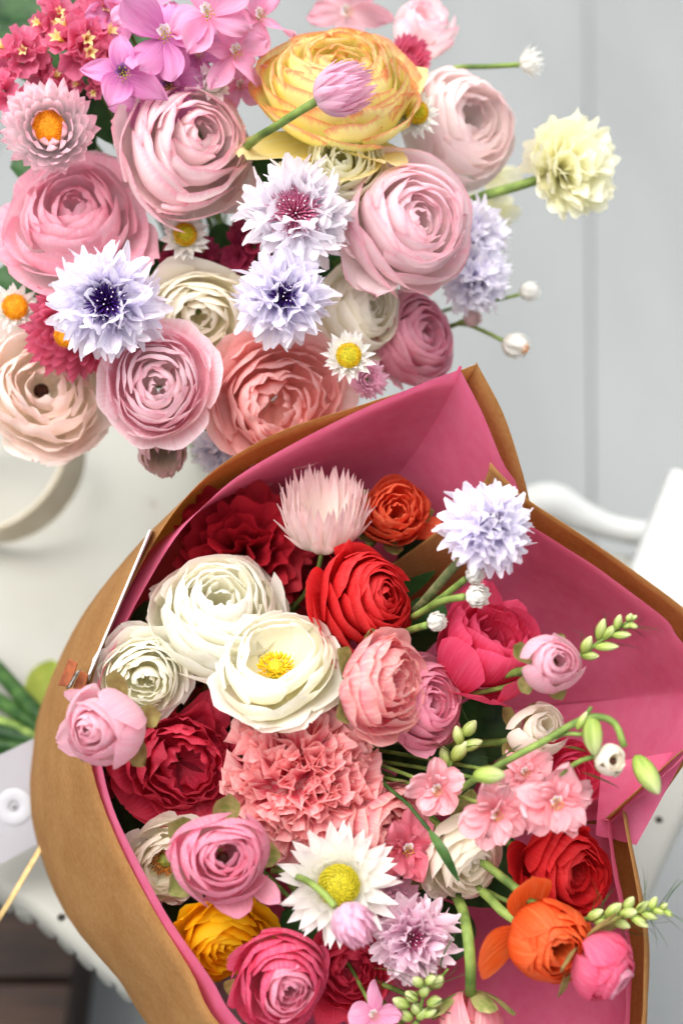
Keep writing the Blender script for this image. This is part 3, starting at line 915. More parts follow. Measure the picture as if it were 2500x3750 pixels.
# ------------------------------------------------------------------ setting: grey floor boards
M_FLOOR = simple_mat('grey_floor_paint', '#7c7f7e', '#858887', 6, 0.55, 0.1, stretch=(1, 0.2, 1))
M_GAP = simple_mat('floor_gap', '#727574', '#787b7a', 20, 0.8, 0.1)
floor = add('floor', mesh_from('floor', [(-6, -3, -0.012), (6, -3, -0.012), (6, 12, -0.012), (-6, 12, -0.012)], [(0, 1, 2, 3)], smooth=False), M_GAP, None, kind='structure')
s0, s1 = on_plane(2152, 0, 0.0), on_plane(2166, 1750, 0.0)
bd = (s0 - s1); bd[2] = 0; bd /= np.linalg.norm(bd)
br = np.array([bd[1], -bd[0], 0])
BWID = 0.27
for i in range(-9, 9):
    a = s1 + br * (i * BWID + 0.0014); b = s1 + br * ((i + 1) * BWID - 0.0014)
    q = []
    for z in (-0.011, 0.0):
        for (c, t) in ((a, -4), (a, 8), (b, 8), (b, -4)):
            p = c + bd * t; q.append((p[0], p[1], z))
    add('floor_board', box_mesh('floor_board', q), M_FLOOR, floor)

# ------------------------------------------------------------------ old white seat
M_WHITE = painted_mat('old_white_paint', '#a3a29a', '#98968b', '#75684f', 7.0, 0.71)
M_WHITE2 = painted_mat('lighter_white_paint', '#cfd1cf', '#c4c5be', '#9a8a70', 9.0, 0.73)  # lighter white than the seat, for arm rail and planks
M_HOLE = simple_mat('nail_hole', '#2c2a28', '#4a443a', 300, 0.9, 0.1)
seat_px = [(-420, 1300), (300, 1380), (1100, 1560), (1700, 1830), (2050, 1985), (2330, 2040), (2560, 2280), (2640, 2600), (2560, 2860), (2440, 3130), (2340, 3330), (2120, 3600), (1800, 3820),
           (1400, 3960), (1000, 3900), (760, 3790), (450, 3590), (250, 3430), (90, 3300), (-40, 3225), (-300, 3000), (-520, 2500), (-560, 1800)]
outl = [on_plane(x, y, SEAT_Z)[:2] for x, y in seat_px]
cl = np.array(outl + outl[:3])
fine = catmull(cl, (len(cl) - 1) * 8 + 1)
n8 = len(outl) * 8
fine = fine[8:8 + n8]                       # closed loop, 8 points per control point
cen = fine.mean(0)
chair = thing('chair', 'old white painted chair with chipped rounded seat carrying both bouquets', 'chair', (cen[0], cen[1], 0))
def ring(scale, z):
    p = cen + (fine - cen) * scale
    return np.column_stack([p, np.full(len(p), z)])
prof = [(0.02, 0.0), (0.6, 0.0), (0.97, 0.0), (0.992, -0.002), (1.0, -0.006), (1.0, -0.012), (0.992, -0.016), (0.90, -0.016), (0.02, -0.016)]
g = np.stack([ring(s, SEAT_Z + z) for s, z in prof])
seat = grid_obj('seat', to_local(chair, g.reshape(-1, 3)).reshape(g.shape), M_WHITE, chair, True)
# pierced apron hanging below the seat rim: separate tongues with gaps
d = np.diff(np.vstack([fine, fine[:1]]), axis=0); ds = np.linalg.norm(d, axis=1); cs = np.concatenate([[0], np.cumsum(ds)])
tot = cs[-1]
def along(s):
    s %= tot
    i = min(np.searchsorted(cs, s, 'right') - 1, n8 - 1); f = (s - cs[i]) / ds[i]
    return fine[i] + d[i] * f, d[i] / ds[i]
s = 0.0
while s < tot - 0.012:
    pts = []
    for q in np.linspace(0, 0.0115, 5):
        p, t = along(s + q); nn = np.array([t[1], -t[0]])
        if nn @ (p - cen) < 0: nn = -nn
        pts.append((p - nn * 0.005, nn))
    V = []
    for k, (z, inn) in enumerate(((-0.0155, 0), (-0.026, -0.001), (-0.034, 0.0))):
        for j, (p, nn) in enumerate(pts):
            sh = 0.004 * (1 - ((j - 2) / 2) ** 2) if k == 2 else 0
            V.append((p[0], p[1], SEAT_Z + z - sh))
    W = [(v[0] - pts[i % 5][1][0] * 0.004, v[1] - pts[i % 5][1][1] * 0.004, v[2]) for i, v in enumerate(V)]
    F = list(grid_faces(3, 5)) + [tuple(i + 15 for i in f)[::-1] for f in grid_faces(3, 5)]
    for (e) in ([0, 5, 10], [4, 9, 14]):
        for i0, i1 in zip(e, e[1:]): F.append((i0, i1, i1 + 15, i0 + 15))
    for i0 in range(10, 14): F.append((i0, i0 + 1, i0 + 16, i0 + 15))
    add('apron_tongue', mesh_from('apron_tongue', to_local(chair, V + W), F), M_WHITE, chair)
    s += 0.0150
for (px, py) in ((224, 3362), (2412, 3004), (180, 1835), (1985, 2075), (2380, 2240)):
    q = on_plane(px, py, SEAT_Z)
    e = ellipsoid(0.0022, 0.0022, 0.0012, (q[0], q[1], SEAT_Z + 0.0004), 8, 5)
    grid_obj('nail', to_local(chair, e.reshape(-1, 3)).reshape(e.shape), M_HOLE, seat, True)
# arm rail, end knob and slanting back plank behind the paper on the right
arm = [P(1880, 1880, 1.03), P(2010, 1840, 1.03), P(2130, 1890, 1.03), P(2250, 1935, 1.03), P(2420, 1965, 1.03)]
pa = catmull(arm, 20)
ra = np.interp(np.linspace(0, 1, 20), [0, 0.2, 0.32, 0.5, 0.7, 1], [0.012, 0.0135, 0.013, 0.010, 0.008, 0.0085])
add('arm_rail', tube_mesh('arm_rail', to_local(chair, pa), ra, 14), M_WHITE2, chair)
def plank(pa, pb, w, th, z):
    A, B = np.array(pa), np.array(pb)
    t = B - A; t /= np.linalg.norm(t)
    vw = CR @ np.array([0, 0, 1.0]); sd = np.cross(vw, t); sd /= np.linalg.norm(sd); dp = np.cross(t, sd)
    c = []
    for q in (-th / 2, th / 2):
        for (e, s2) in ((A, -1), (B, -1), (B, 1), (A, 1)):
            c.append(e + sd * s2 * w / 2 + dp * q)
    me = box_mesh(z, to_local(chair, c))
    o2 = add(z, me, M_WHITE2, chair)
    bv = o2.modifiers.new('bevel', 'BEVEL'); bv.width = 0.004; bv.segments = 3
    return o2
plank(P(2570, 1760, 0.99), P(2330, 2350, 0.985), 0.042, 0.016, 'back_plank')
plank(P(2180, 2035, 1.045), P(2480, 2050, 1.045), 0.004, 0.01, 'back_rung')
for (px, py) in ((500, 1900), (2100, 2200), (850, 3250), (2000, 3300)):
    q = on_plane(px, py, SEAT_Z)
    qd = np.array([q[0] + (q[0] - cen[0]) * 0.12, q[1] + (q[1] - cen[1]) * 0.02])
    path = np.array([[q[0], q[1], SEAT_Z - 0.017], [(q[0] * 2 + qd[0]) / 3, (q[1] * 2 + qd[1]) / 3, 0.3], [qd[0], qd[1], 0.002]])
    add('leg', tube_mesh('leg', to_local(chair, catmull(path, 8)), np.linspace(0.016, 0.011, 8), 10), M_WHITE, chair)

# dark crate on the floor, bottom left
M_CRATE = simple_mat('dark_brown_wood', '#1c110b', '#38251a', 25, 0.6, 0.4, stretch=(0.3, 3, 3))
CZ = 0.12
c_r = on_plane(268, 3520, CZ)
crate = thing('crate', 'dark brown wooden crate on the floor under the chair', 'crate', (c_r[0] - 0.25, c_r[1], 0))
def cbox(nm, *b):
    add(nm, box_mesh(nm, to_local(crate, box(*b))), M_CRATE, crate)
x1, x0 = c_r[0], c_r[0] - 0.5
yf = on_plane(250, 3900, CZ)[1]
gapy = on_plane(150, 3590, CZ)[1]
edges = [yf - 0.02, gapy - 0.004, gapy + 0.003, gapy + 0.115, gapy + 0.121, gapy + 0.25]
cbox('added_gap_panel', x0 + 0.016, x1 - 0.016, edges[0] + 0.016, edges[5] - 0.016, CZ - 0.04, CZ - 0.03)  # dark panel added under the slats so their gaps stay dark
for q in (0, 2, 4):
    cbox('slat', x0, x1, edges[q], edges[q + 1], CZ - 0.015, CZ)
for zz in (0.01, 0.058):
    cbox('side_slat', x1 - 0.014, x1 - 0.002, edges[0] + 0.004, edges[5] - 0.004, zz, zz + 0.042)
    cbox('end_slat', x0 + 0.015, x1 - 0.016, edges[0] + 0.002, edges[0] + 0.014, zz, zz + 0.042)
for (xx, yy) in ((x1 - 0.04, edges[0] + 0.016), (x1 - 0.04, edges[5] - 0.04), (x0 + 0.016, edges[0] + 0.016), (x0 + 0.016, edges[5] - 0.04)):
    cbox('corner_post', xx, xx + 0.024, yy, yy + 0.024, 0.0, CZ - 0.016)

# ------------------------------------------------------------------ paper wrap
def paper_mat(name, c1, c2, trans, fleck=True, scale=420, tint=None, crease=0.0):
    m, nt, out = new_mat(name)
    L = nt.links.new
    tc = nd(nt, 'ShaderNodeTexCoord')
    n1 = nd(nt, 'ShaderNodeTexNoise'); n1.inputs['Scale'].default_value = scale; n1.inputs['Detail'].default_value = 6
    n2 = nd(nt, 'ShaderNodeTexNoise'); n2.inputs['Scale'].default_value = 45; n2.inputs['Detail'].default_value = 3
    L(tc.outputs['Object'], n1.inputs['Vector']); L(tc.outputs['Object'], n2.inputs['Vector'])
    av = nd(nt, 'ShaderNodeMath', operation='MULTIPLY_ADD'); av.inputs[1].default_value = 0.5
    L(n1.outputs['Fac'], av.inputs[0])
    hf = nd(nt, 'ShaderNodeMath', operation='MULTIPLY'); hf.inputs[1].default_value = 0.5; L(n2.outputs['Fac'], hf.inputs[0]); L(hf.outputs[0], av.inputs[2])
    rp = ramp(nt, [(0.36, lin(c1)), (0.62, lin(c2))]); L(av.outputs[0], rp.inputs[0])
    bp = nd(nt, 'ShaderNodeBump'); bp.inputs['Strength'].default_value = 0.25; bp.inputs['Distance'].default_value = 0.0012
    vo = nd(nt, 'ShaderNodeTexVoronoi'); vo.feature = 'DISTANCE_TO_EDGE'; vo.inputs['Scale'].default_value = 26
    dm = nd(nt, 'ShaderNodeVectorMath', operation='MULTIPLY_ADD'); dm.inputs[1].default_value = (0.05, 0.05, 0.05)
    L(n2.outputs['Color'], dm.inputs[0]); L(tc.outputs['Object'], dm.inputs[2]); L(dm.outputs[0], vo.inputs['Vector'])
    cr = nd(nt, 'ShaderNodeMath', operation='MULTIPLY_ADD'); cr.inputs[1].default_value = crease; L(vo.outputs[0], cr.inputs[0]); L(n2.outputs['Fac'], cr.inputs[2])
    L(cr.outputs[0], bp.inputs['Height'])
    pr = nd(nt, 'ShaderNodeBsdfPrincipled'); pr.inputs['Roughness'].default_value = 0.7; pr.inputs['Specular IOR Level'].default_value = 0.2
    tr = nd(nt, 'ShaderNodeBsdfTranslucent')
    L(rp.outputs[0], pr.inputs['Base Color']); L(rp.outputs[0], tr.inputs['Color']); L(bp.outputs[0], pr.inputs['Normal'])
    ms = nd(nt, 'ShaderNodeMixShader'); ms.inputs[0].default_value = trans
    L(pr.outputs[0], ms.inputs[1]); L(tr.outputs[0], ms.inputs[2]); L(ms.outputs[0], out.inputs[0])
    return m
M_KRAFT = paper_mat('kraft_paper', '#b6864e', '#c69a62', 0.55, crease=0.06)
M_TISSUE = paper_mat('pink_tissue', '#ec6e97', '#f07ea3', 0.45, scale=160, crease=1.6)

wrap = thing('bouquet_wrap', 'brown kraft paper wrap lined with pink tissue around the lower bouquet', 'flower wrap', TIE_W)

def sheet(name, rim, mid, tie_ang, m, nu=56, nv=26, inset=0.0, crinkle=0.0, seed=1, tr=95, edge_wave=0.0, thick=0.0):
    rng = np.random.default_rng(seed)
    r = catmull([P(*q) for q in rim], nu)
    k = catmull([P(*q) for q in mid], nu)
    ang = np.radians(np.interp(np.linspace(0, 1, nu), np.linspace(0, 1, len(tie_ang)), tie_ang))
    tr = tr - inset * 2500
    t = np.array([P(250 + tr * math.cos(a), 2740 - tr * math.sin(a), 0.885) for a in ang])
    ax = P(1250, 2650, 0.735)
    ws = np.linspace(0, 1, nv)
    G = np.zeros((nv, nu, 3))
    f, f2 = SN(rng, 6, 7.0), SN(rng, 6, 22.0)
    U = np.linspace(0, 1, nu)
    view = CR @ np.array([0, 0, 1.0])
    for i, w in enumerate(ws):
        a0 = (1 - w) * (1 - 2 * w); a1 = 4 * w * (1 - w); a2 = w * (2 * w - 1)
        G[i] = r * a0 + k * a1 + t * a2
    du = np.gradient(G, axis=1); dv = np.gradient(G, axis=0)
    N = np.cross(du, dv); N /= np.linalg.norm(N, axis=-1)[..., None] + 1e-12
    sgn = np.sign((N * (ax - G)).sum(-1)).mean(); N *= (1 if sgn >= 0 else -1)
    uu, vv = np.meshgrid(U, ws)
    asym = np.clip(vv * 6, 0.15, 1)
    G = G + N * (inset * np.clip(0.25 + vv * 5, 0, 1) + crinkle * asym * (f(uu * 2, vv * 1.2) + 0.5 * f2(uu * 2, vv)))[..., None]
    if edge_wave:
        G = G + (N * (edge_wave * np.exp(-vv * 14) * f2(uu * 1.2, 0 * vv))[..., None])
    o = grid_obj(name, G, m, None)
    me = o.data
    co = np.empty(len(me.vertices) * 3); me.vertices.foreach_get('co', co)
    me.vertices.foreach_set('co', to_local(wrap, co.reshape(-1, 3)).ravel())
    o.parent = wrap
    if thick:
        sm = o.modifiers.new('thickness', 'SOLIDIFY'); sm.thickness = thick; sm.offset = 0
    return o

K1_RIM = [(1150, 4100, .650), (800, 3750, .660), (700, 3560, .667), (560, 3330, .675), (430, 3080, .682), (345, 2850, .688), (318, 2650, .69), (335, 2500, .695), (430, 2240, .705), (570, 1975, .715),
          (700, 1800, .72), (850, 1675, .72), (1050, 1570, .718), (1300, 1490, .715), (1500, 1425, .712), (1620, 1380, .708), (1735, 1337, .704), (1746, 1333, .704), (1752, 1343, .704), (1840, 1510, .708), (1900, 1690, .716), (1938, 1840, .725), (1970, 2050, .74)]
K1_MID = [(1000, 4150, .77), (560, 3760, .775), (410, 3550, .78), (235, 3340, .785), (140, 3090, .79), (118, 2900, .79), (130, 2740, .795), (160, 2560, .80), (275, 2300, .80), (420, 2130, .805),
          (540, 2060, .81), (640, 2050, .82), (760, 2040, .825), (880, 2020, .825), (1000, 2000, .825), (1080, 1990, .825), (1180, 2005, .825), (1200, 2010, .825), (1210, 2025, .825), (1280, 2120, .825), (1340, 2220, .83), (1370, 2300, .83), (1400, 2350, .83)]
K1_ANG = [280, 250, 230, 205, 180, 150, 120, 95, 80, 60, 40, 20]
sheet('kraft_sheet', K1_RIM, K1_MID, K1_ANG, M_KRAFT, nu=96, nv=26, thick=0.00025, seed=3, crinkle=0.0003)
T1_RIM = [(1200, 4080, .642), (868, 3745, .652), (770, 3590, .659), (615, 3370, .667), (500, 3160, .674), (410, 2970, .681), (362, 2800, .686), (352, 2650, .689), (362, 2500, .694), (478, 2240, .703), (620, 1985, .712),
          (725, 1860, .716), (860, 1735, .717), (1050, 1620, .716), (1270, 1512, .712), (1480, 1425, .708), (1600, 1375, .704), (1676, 1349, .700), (1686, 1345, .700), (1692, 1355, .700), (1775, 1510, .704), (1850, 1690, .711), (1908, 1790, .717), (1930, 2000, .73)]
T1_MID = [(1050, 4120, .765)] + K1_MID[1:]
T1_MID = T1_MID[:5] + [(118 + 4, 3000, .79)] + T1_MID[5:]
sheet('tissue_sheet', T1_RIM, T1_MID, K1_ANG, M_TISSUE, nu=110, nv=30, inset=0.0038, crinkle=0.0012, seed=5, edge_wave=0.0012)

K2_RIM = [(1800, 1688, .692), (1860, 1752, .69), (1935, 1822, .688), (2150, 1962, .682), (2330, 2088, .678), (2520, 2232, .674), (2650, 2370, .672), (2680, 2520, .672), (2620, 2660, .672), (2505, 2755, .675), (2390, 2855, .680), (2222, 3005, .688)]
K2_MID = [(1390, 2070, .765), (1450, 2100, .77), (1545, 2160, .782), (1700, 2250, .80), (1800, 2350, .80), (1880, 2450, .80), (1930, 2550, .80), (1950, 2620, .80), (1950, 2700, .79), (1920, 2800, .785), (1870, 2900, .78), (1800, 3000, .78)]
K2_ANG = [45, 20, 0, -20, -40]
sheet('kraft_sheet', K2_RIM, K2_MID, K2_ANG, M_KRAFT, nu=60, nv=24, thick=0.00025, seed=7, crinkle=0.0003, inset=0.004)
T2_RIM = [(1890, 1880, .70), (1940, 1905, .694), (2080, 1992, .687), (2250, 2105, .680), (2440, 2248, .676), (2500, 2330, .674), (2640, 2480, .672), (2620, 2600, .670), (2530, 2765, .672), (2428, 2868, .677), (2240, 3034, .685)]
T2_MID = [(1560, 2150, .79), (1600, 2180, .79), (1680, 2240, .795), (1780, 2330, .795), (1860, 2430, .795), (1900, 2500, .795), (1940, 2600, .795), (1950, 2680, .785), (1920, 2800, .78), (1870, 2900, .775), (1800, 3000, .775)]
sheet('tissue_sheet', T2_RIM, T2_MID, K2_ANG, M_TISSUE, nu=70, nv=30, inset=0.0080, crinkle=0.0014, seed=9, edge_wave=0.0005)

K3_RIM = [(2282, 2965, .690), (2296, 3050, .684), (2318, 3160, .678), (2345, 3310, .672), (2362, 3450, .668), (2360, 3600, .664), (2352, 3760, .660), (2300, 3980, .655), (1950, 4200, .65), (1400, 4250, .65)]
K3_MID = [(1850, 2980, .782), (1860, 3060, .782), (1880, 3160, .778), (1900, 3280, .772), (1900, 3400, .768), (1880, 3550, .762), (1850, 3700, .757), (1780, 3850, .755), (1550, 4000, .755), (1250, 4120, .76)]
K3_ANG = [-30, -45, -60, -75, -90]
sheet('kraft_sheet', K3_RIM, K3_MID, K3_ANG, M_KRAFT, nu=50, nv=24, thick=0.00025, seed=11, crinkle=0.0003, inset=0.002)
T3_RIM = [(2236, 3000, .692), (2240, 3070, .685), (2255, 3180, .679), (2280, 3310, .673), (2305, 3450, .669), (2305, 3600, .665), (2298, 3760, .661), (2250, 3960, .656), (1900, 4180, .65), (1380, 4240, .65)]
sheet('tissue_sheet', T3_RIM, K3_MID, K3_ANG, M_TISSUE, nu=56, nv=28, inset=0.0060, crinkle=0.0012, seed=13, edge_wave=0.0004)
# loose lower corner of the lining behind the right edge
def quad_sheet(name, c4, m, nu=14, nv=14, wob=0.001, seed=1, thick=0):
    rng = np.random.default_rng(seed); f = SN(rng, 5, 5)
    A, B, C, D = [P(*c) for c in c4]
    u, v = np.meshgrid(np.linspace(0, 1, nu), np.linspace(0, 1, nv))
    G = (A[None, None] * ((1 - u) * (1 - v))[..., None] + B * (u * (1 - v))[..., None] + C * (u * v)[..., None] + D * ((1 - u) * v)[..., None])
    N = np.cross(B - A, D - A); N /= np.linalg.norm(N)
    G = G + N * (wob * f(u * 1.5, v * 1.5))[..., None]
    o = grid_obj(name, to_local(wrap, G.reshape(-1, 3)).reshape(G.shape), m, wrap)
    if thick:
        sm = o.modifiers.new('thickness', 'SOLIDIFY'); sm.thickness = thick; sm.offset = 0
    return o
quad_sheet('tissue_sheet', [(2200, 2800, .705), (2520, 2745, .692), (2330, 3095, .702), (2180, 3060, .712)], M_TISSUE, seed=3)
quad_sheet('kraft_sheet', [(2215, 2830, .712), (2560, 2720, .696), (2392, 2965, .704), (2200, 3050, .718)], M_KRAFT, seed=4, thick=0.00025)

# twine-like raffia strip, tag and stems at the neck of the wrap
M_RAFFIA = simple_mat('raffia', '#b3935a', '#cdb07a', 200, 0.6, 0.3)
M_CARD = simple_mat('white_card', '#989599', '#9d9b9f', 40, 0.6, 0.05)
M_SEAL = simple_mat('embossed_card', '#acacb0', '#b2b2b6', 40, 0.45, 0.05)
raf = thing('raffia_strip', 'tan raffia strip trailing from the wrap over the seat edge', 'ribbon', P(175, 3060, .79))
pth = catmull([P(240, 2960, .80), P(172, 3070, .79), P(90, 3210, .785), (P(10, 3345, .785)), P(-80, 3480, .80)], 16)
sd = CR @ np.array([0.85, 0.45, 0.25]); sd /= np.linalg.norm(sd)
up2 = CR @ np.array([-0.2, -0.2, 1.0]); up2 /= np.linalg.norm(up2)
gr = np.stack([pth - sd * 0.0024, pth - sd * 0.0012 + up2 * 0.0007, pth + sd * 0.0004, pth + sd * 0.0024 + up2 * 0.0006], 1)
ro = grid_obj('strip', to_local(raf, gr.reshape(-1, 3)).reshape(gr.shape), M_RAFFIA, raf)
smd = ro.modifiers.new('thickness', 'SOLIDIFY'); smd.thickness = 0.0004
tag_o = thing('gift_tag', 'white card tag with pale round embossed seal left of the kraft paper', 'tag', P(0, 2950, .83))
c4 = [P(135, 2700, .822), P(158, 3080, .822), P(-190, 3270, .822), P(-200, 2860, .822)]
dn = CR @ np.array([0, 0, 1.0])
tcard = add('card', box_mesh('card', to_local(tag_o, [c for c in c4] + [c + dn * 0.0005 for c in c4])), M_CARD, tag_o)
cc = P(52, 2955, .8212); rr_ = 0.0095
for (r1, r2, h) in ((0.32, 1.0, 0.0004), (0.0, 0.16, 0.0003)):
    gg = []
    for (q, hz) in ((r1, 0), (r1 + 0.08, h), (r2 - 0.08, h), (r2, 0)):
        th = np.linspace(0, 2 * PI, 28, endpoint=False)
        gg.append(cc + rr_ * q * (np.outer(np.cos(th), CR[:, 0]) + np.outer(np.sin(th), CR[:, 1])) + dn * (hz + 0.0001))
    gg = np.array(gg)
    grid_obj('seal', to_local(tag_o, gg.reshape(-1, 3)).reshape(gg.shape), M_SEAL, tcard, True)

stems = thing('stem_bundle', 'bundle of thick green cut stems lying on the seat at left', 'stems', P(150, 2650, .9))
for i, (y0, y1, m, rr) in enumerate(((2690, 2380, M_LEAF, .0042), (2700, 2520, M_LEAF, .004), (2715, 2620, M_STEM, .0038), (2730, 2660, M_LEAF_DK, .0045), (2745, 2720, M_LEAF, .004), (2760, 2780, M_LEAF_DK, .004))):
    zz = on_plane(-100, y1, SEAT_Z + 0.012 + 0.004 * (i % 2))
    path = catmull([P(230, y0 + 20, .885), P(110, (y0 * 2 + y1) / 3, .895), zz, zz + np.array([-0.06, 0.02, -0.002])], 12)
    add('stem', tube_mesh('stem', to_local(stems, path), rr * 1.1, 8), m, stems)
leaf('yellow green leaf lying behind the stems on the seat', [(110, 2600, .93), (160, 2500, .945), (200, 2420, .955)], 0.010, M_LEAF_YEL, name='leaf')

# thin white note card held by a tiny clothes peg on the rim of the wrap
M_NOTE = simple_mat('note_white', '#eceaea', '#f4f3f2', 40, 0.5, 0.05)
note = thing('note_card', 'thin white note card seen edge on, clipped to the wrap rim', 'card', P(330, 2440, .70))
e0, e1 = (545, 1940), (322, 2470)
c8 = []
for (dx, w) in ((0, 0), (7, 0)):
    c8 += [P(e0[0] + dx, e0[1], .700), P(e1[0] + dx, e1[1], .690), P(e1[0] + dx + 12, e1[1] + 5, .735), P(e0[0] + dx + 12, e0[1] + 5, .745)]
add('card', box_mesh('card', to_local(note, c8)), M_NOTE, note)
M_PEG = simple_mat('peg_wood', '#7a3b1e', '#a3582f', 300, 0.5, 0.3, stretch=(1, 1, 0.3))
M_WIRE = simple_mat('peg_wire', '#6a665e', '#b0aca2', 500, 0.3, 0.1, metallic=0.9)
peg = thing('clothes_peg', 'tiny brown wooden clothes peg with wire spring on the wrap rim', 'clothes peg', P(260, 2470, .69))
def prong(pts, z0, z1):
    k = len(pts)
    V = [P(x, y, z0) for x, y in pts] + [P(x, y, z1) for x, y in pts]
    F = [tuple(range(k)), tuple(range(2 * k - 1, k - 1, -1))] + [(i, i + k, (i + 1) % k + k, (i + 1) % k) for i in range(k)]
    o2 = add('prong', mesh_from('prong', to_local(peg, V), F, smooth=False), M_PEG, peg)
    bv = o2.modifiers.new('bevel', 'BEVEL'); bv.width = 0.0004; bv.segments = 2
prong([(252, 2412), (286, 2430), (262, 2500), (246, 2516), (212, 2510)], .682, .70)
prong([(296, 2455), (322, 2470), (312, 2525), (278, 2535), (268, 2515)], .684, .70)
hel = []
for i in range(150):
    t = i / 149; th = t * 2 * PI * 9
    c = P(286 - 34 * t, 2458 + 62 * t, .6805)
    hel.append(c + 0.0013 * (math.cos(th) * (CR @ np.array([0.87, 0.48, 0])) + math.sin(th) * (CR @ np.array([0, 0, 1.0]))))
add('spring', tube_mesh('spring', to_local(peg, hel), 0.0003, 5), M_WIRE, peg)

# cream ribbon ring standing on the seat at left
M_RIB = simple_mat('cream_band', '#bdb29c', '#c6bca8', 90, 0.6, 0.2)
rc = on_plane(70, 1835, SEAT_Z)
ry, rx = math.radians(-22), math.radians(24)
RR = np.array([[1, 0, 0], [0, math.cos(rx), -math.sin(rx)], [0, math.sin(rx), math.cos(rx)]]) @ np.array([[math.cos(ry), 0, math.sin(ry)], [0, 1, 0], [-math.sin(ry), 0, math.cos(ry)]])
ringo = thing('band_ring', 'cream coloured band curled into a leaning ring on the seat at left', 'ribbon roll', (rc[0], rc[1], SEAT_Z), RR)
th = np.linspace(0, 2 * PI, 48, endpoint=False)
prf = [(0.0518, 0.000), (0.0530, -0.0006), (0.0542, 0.000), (0.0545, 0.003), (0.0545, 0.021), (0.0542, 0.0235), (0.0530, 0.024), (0.0518, 0.0235), (0.0518, 0.000)]
gg = np.stack([np.column_stack([r_ * np.cos(th), r_ * 0.92 * np.sin(th), np.full(48, z_)]) for r_, z_ in prf])
low = (gg.reshape(-1, 3) @ RR.T)[:, 2].min()
gg = gg + RR.T @ np.array([0, 0, -low])            # rests on its lowest edge
grid_obj('band', gg, M_RIB, ringo, True)

# ------------------------------------------------------------------ loose upper bouquet
GT = 'flowers of the loose upper bouquet'
W, T = TIE_W, TIE_T
ranunculus('large pale pink ranunculus below the mauve larkspur', 690, 545, .745, 268, .30, .10, 'pale_pink', T, 'globe', group=GT, nl=10,
           extra=((172, 1.08, .46, .05, 'round'), (-115, 1.02, .42, .05), (-20, 1.1, .4, -.1)))
ranunculus('wide mid pink ranunculus at the left edge under the pink paper daisy', 265, 815, .758, 282, .02, .28, 'mid_pink', T, 'open', group=GT, nl=10, seed=5,
           extra=((-25, 1.15, .5, -.05), (190, 1.08, .5, 0)))
everlasting('pink paper daisy with orange centre at the left edge', 182, 470, .732, 178, .12, -.05, 'straw_pink', T,
            ((18, 1.0, 0.22, 0.86), (18, 0.97, 0.50, 0.90), (17, 0.86, 0.70, 0.84), (15, 0.68, 0.80, 0.72), (12, 0.46, 0.78, 0.58), (9, 0.3, 0.66, 0.45)), (0.34, 0.20), 'paper daisy', GT, hw=.17, disc_m=M_ORANGE_D, name='paper_daisy', zb=-.5)
ranunculus('yellow ranunculus with red edged petals at the top', 1232, 300, .745, 300, -.03, .44, 'picotee', T, 'globe', group=GT, nl=10, ro=.98, zo=-.05, zp=.40, zi=.25, ruf=.075, k=(7, 5), flare=.35, seed=21, inner='picotee',
           extra=((-62, 1.22, .42, -.35, 'round', 'lemon'), (-138, 1.4, .48, -.30, 'round', 'lemon'), (-88, 1.28, .46, -.42, 'round', 'lemon'), (15, 1.1, .45, -.1, 'round', 'lemon')))
o = everlasting('closed mauve pink strawflower bud in front of the yellow ranunculus', 1240, 330, .695, 128, .80, .12, 'straw_mauve', T, R_TUFT, None, 'strawflower', GT, hw=.20, name='strawflower', zb=-.75, stem=False)
stem_px(o, [(1172, 362, .697), (1090, 410, .70), (1010, 462, .712), (920, 520, .735), (820, 640, .80)], 0.0020)
ranunculus('small butter yellow ranunculus under the yellow red edged one', 1258, 608, .738, 158, .02, .12, 'butter', T, 'globe', group=GT, nl=9)
ranunculus('large blurred blush ranunculus at the upper right of the loose bouquet', 1660, 480, .800, 225, .55, .05, 'pearl', T, 'cupped', group=GT, nl=9, ruf=.06)
everlasting('small white everlasting with yellow button beside the blush ranunculus', 1520, 415, .752, 100, .25, .05, 'straw_white', T, R_OPEN, (0.46, .15), 'everlasting flower', GT, hw=.16, disc_m=M_YEL_G, disc_rim=M_YEL)
ranunculus('pale pink tulip shaped bloom at the top right', 1540, 120, .815, 128, .35, .55, 'soft_pink', T, 'cupped', group=GT, nl=5, ro=.75, zo=.5, zp=.7, ruf=.08)
everlasting('deep pink strawflower tucked behind the yellow ranunculus', 1500, 200, .785, 92, .3, .3, 'straw_rose', T, R_STRAW, None, 'strawflower', GT, name='strawflower')
ranunculus('large pale pink ranunculus with hanging lower petals at the right of the loose bouquet', 1492, 800, .745, 262, .28, .10, 'soft_pink', T, 'globe', group=GT, nl=10, seed=33,
           extra=((-135, 1.25, .36, -.05), (-112, 1.2, .28, .0, 'strap'), (-75, 1.05, .42, 0), (140, 1.0, .4, -.1), (-158, 1.1, .3, 0)))
cornflower('white cornflower with magenta centre in the middle of the loose bouquet', 1082, 780, .722, 198, .02, .04, 'corn_white', T, GT, M_ST_MAG, ((15, 8, 1.0), (13, 24, .96), (6, 40, .8)), 110, .40, .58)
cornflower('pale lilac cornflower with dark purple heart just above the coral ranunculus', 1035, 1085, .716, 180, .05, .10, 'corn_lilac', T, GT, M_ST_PUR, ((13, 8, 1.0), (12, 30, .95), (6, 48, .72)), 44, .36, .34)
cornflower('large lilac cornflower with violet centre at the lower left of the loose bouquet', 388, 1105, .706, 205, .02, -.02, 'corn_lilac', T, GT, M_ST_PUR, ((15, 6, 1.0), (14, 24, .95), (9, 40, .72)), 64, .40, .44)
cornflower('blurred lilac cornflower at the right edge beside the pale pink ranunculus', 1735, 860, .790, 140, .45, .15, 'corn_pale', T, GT, M_ST_PUR, nst=20, st_spread=.25)
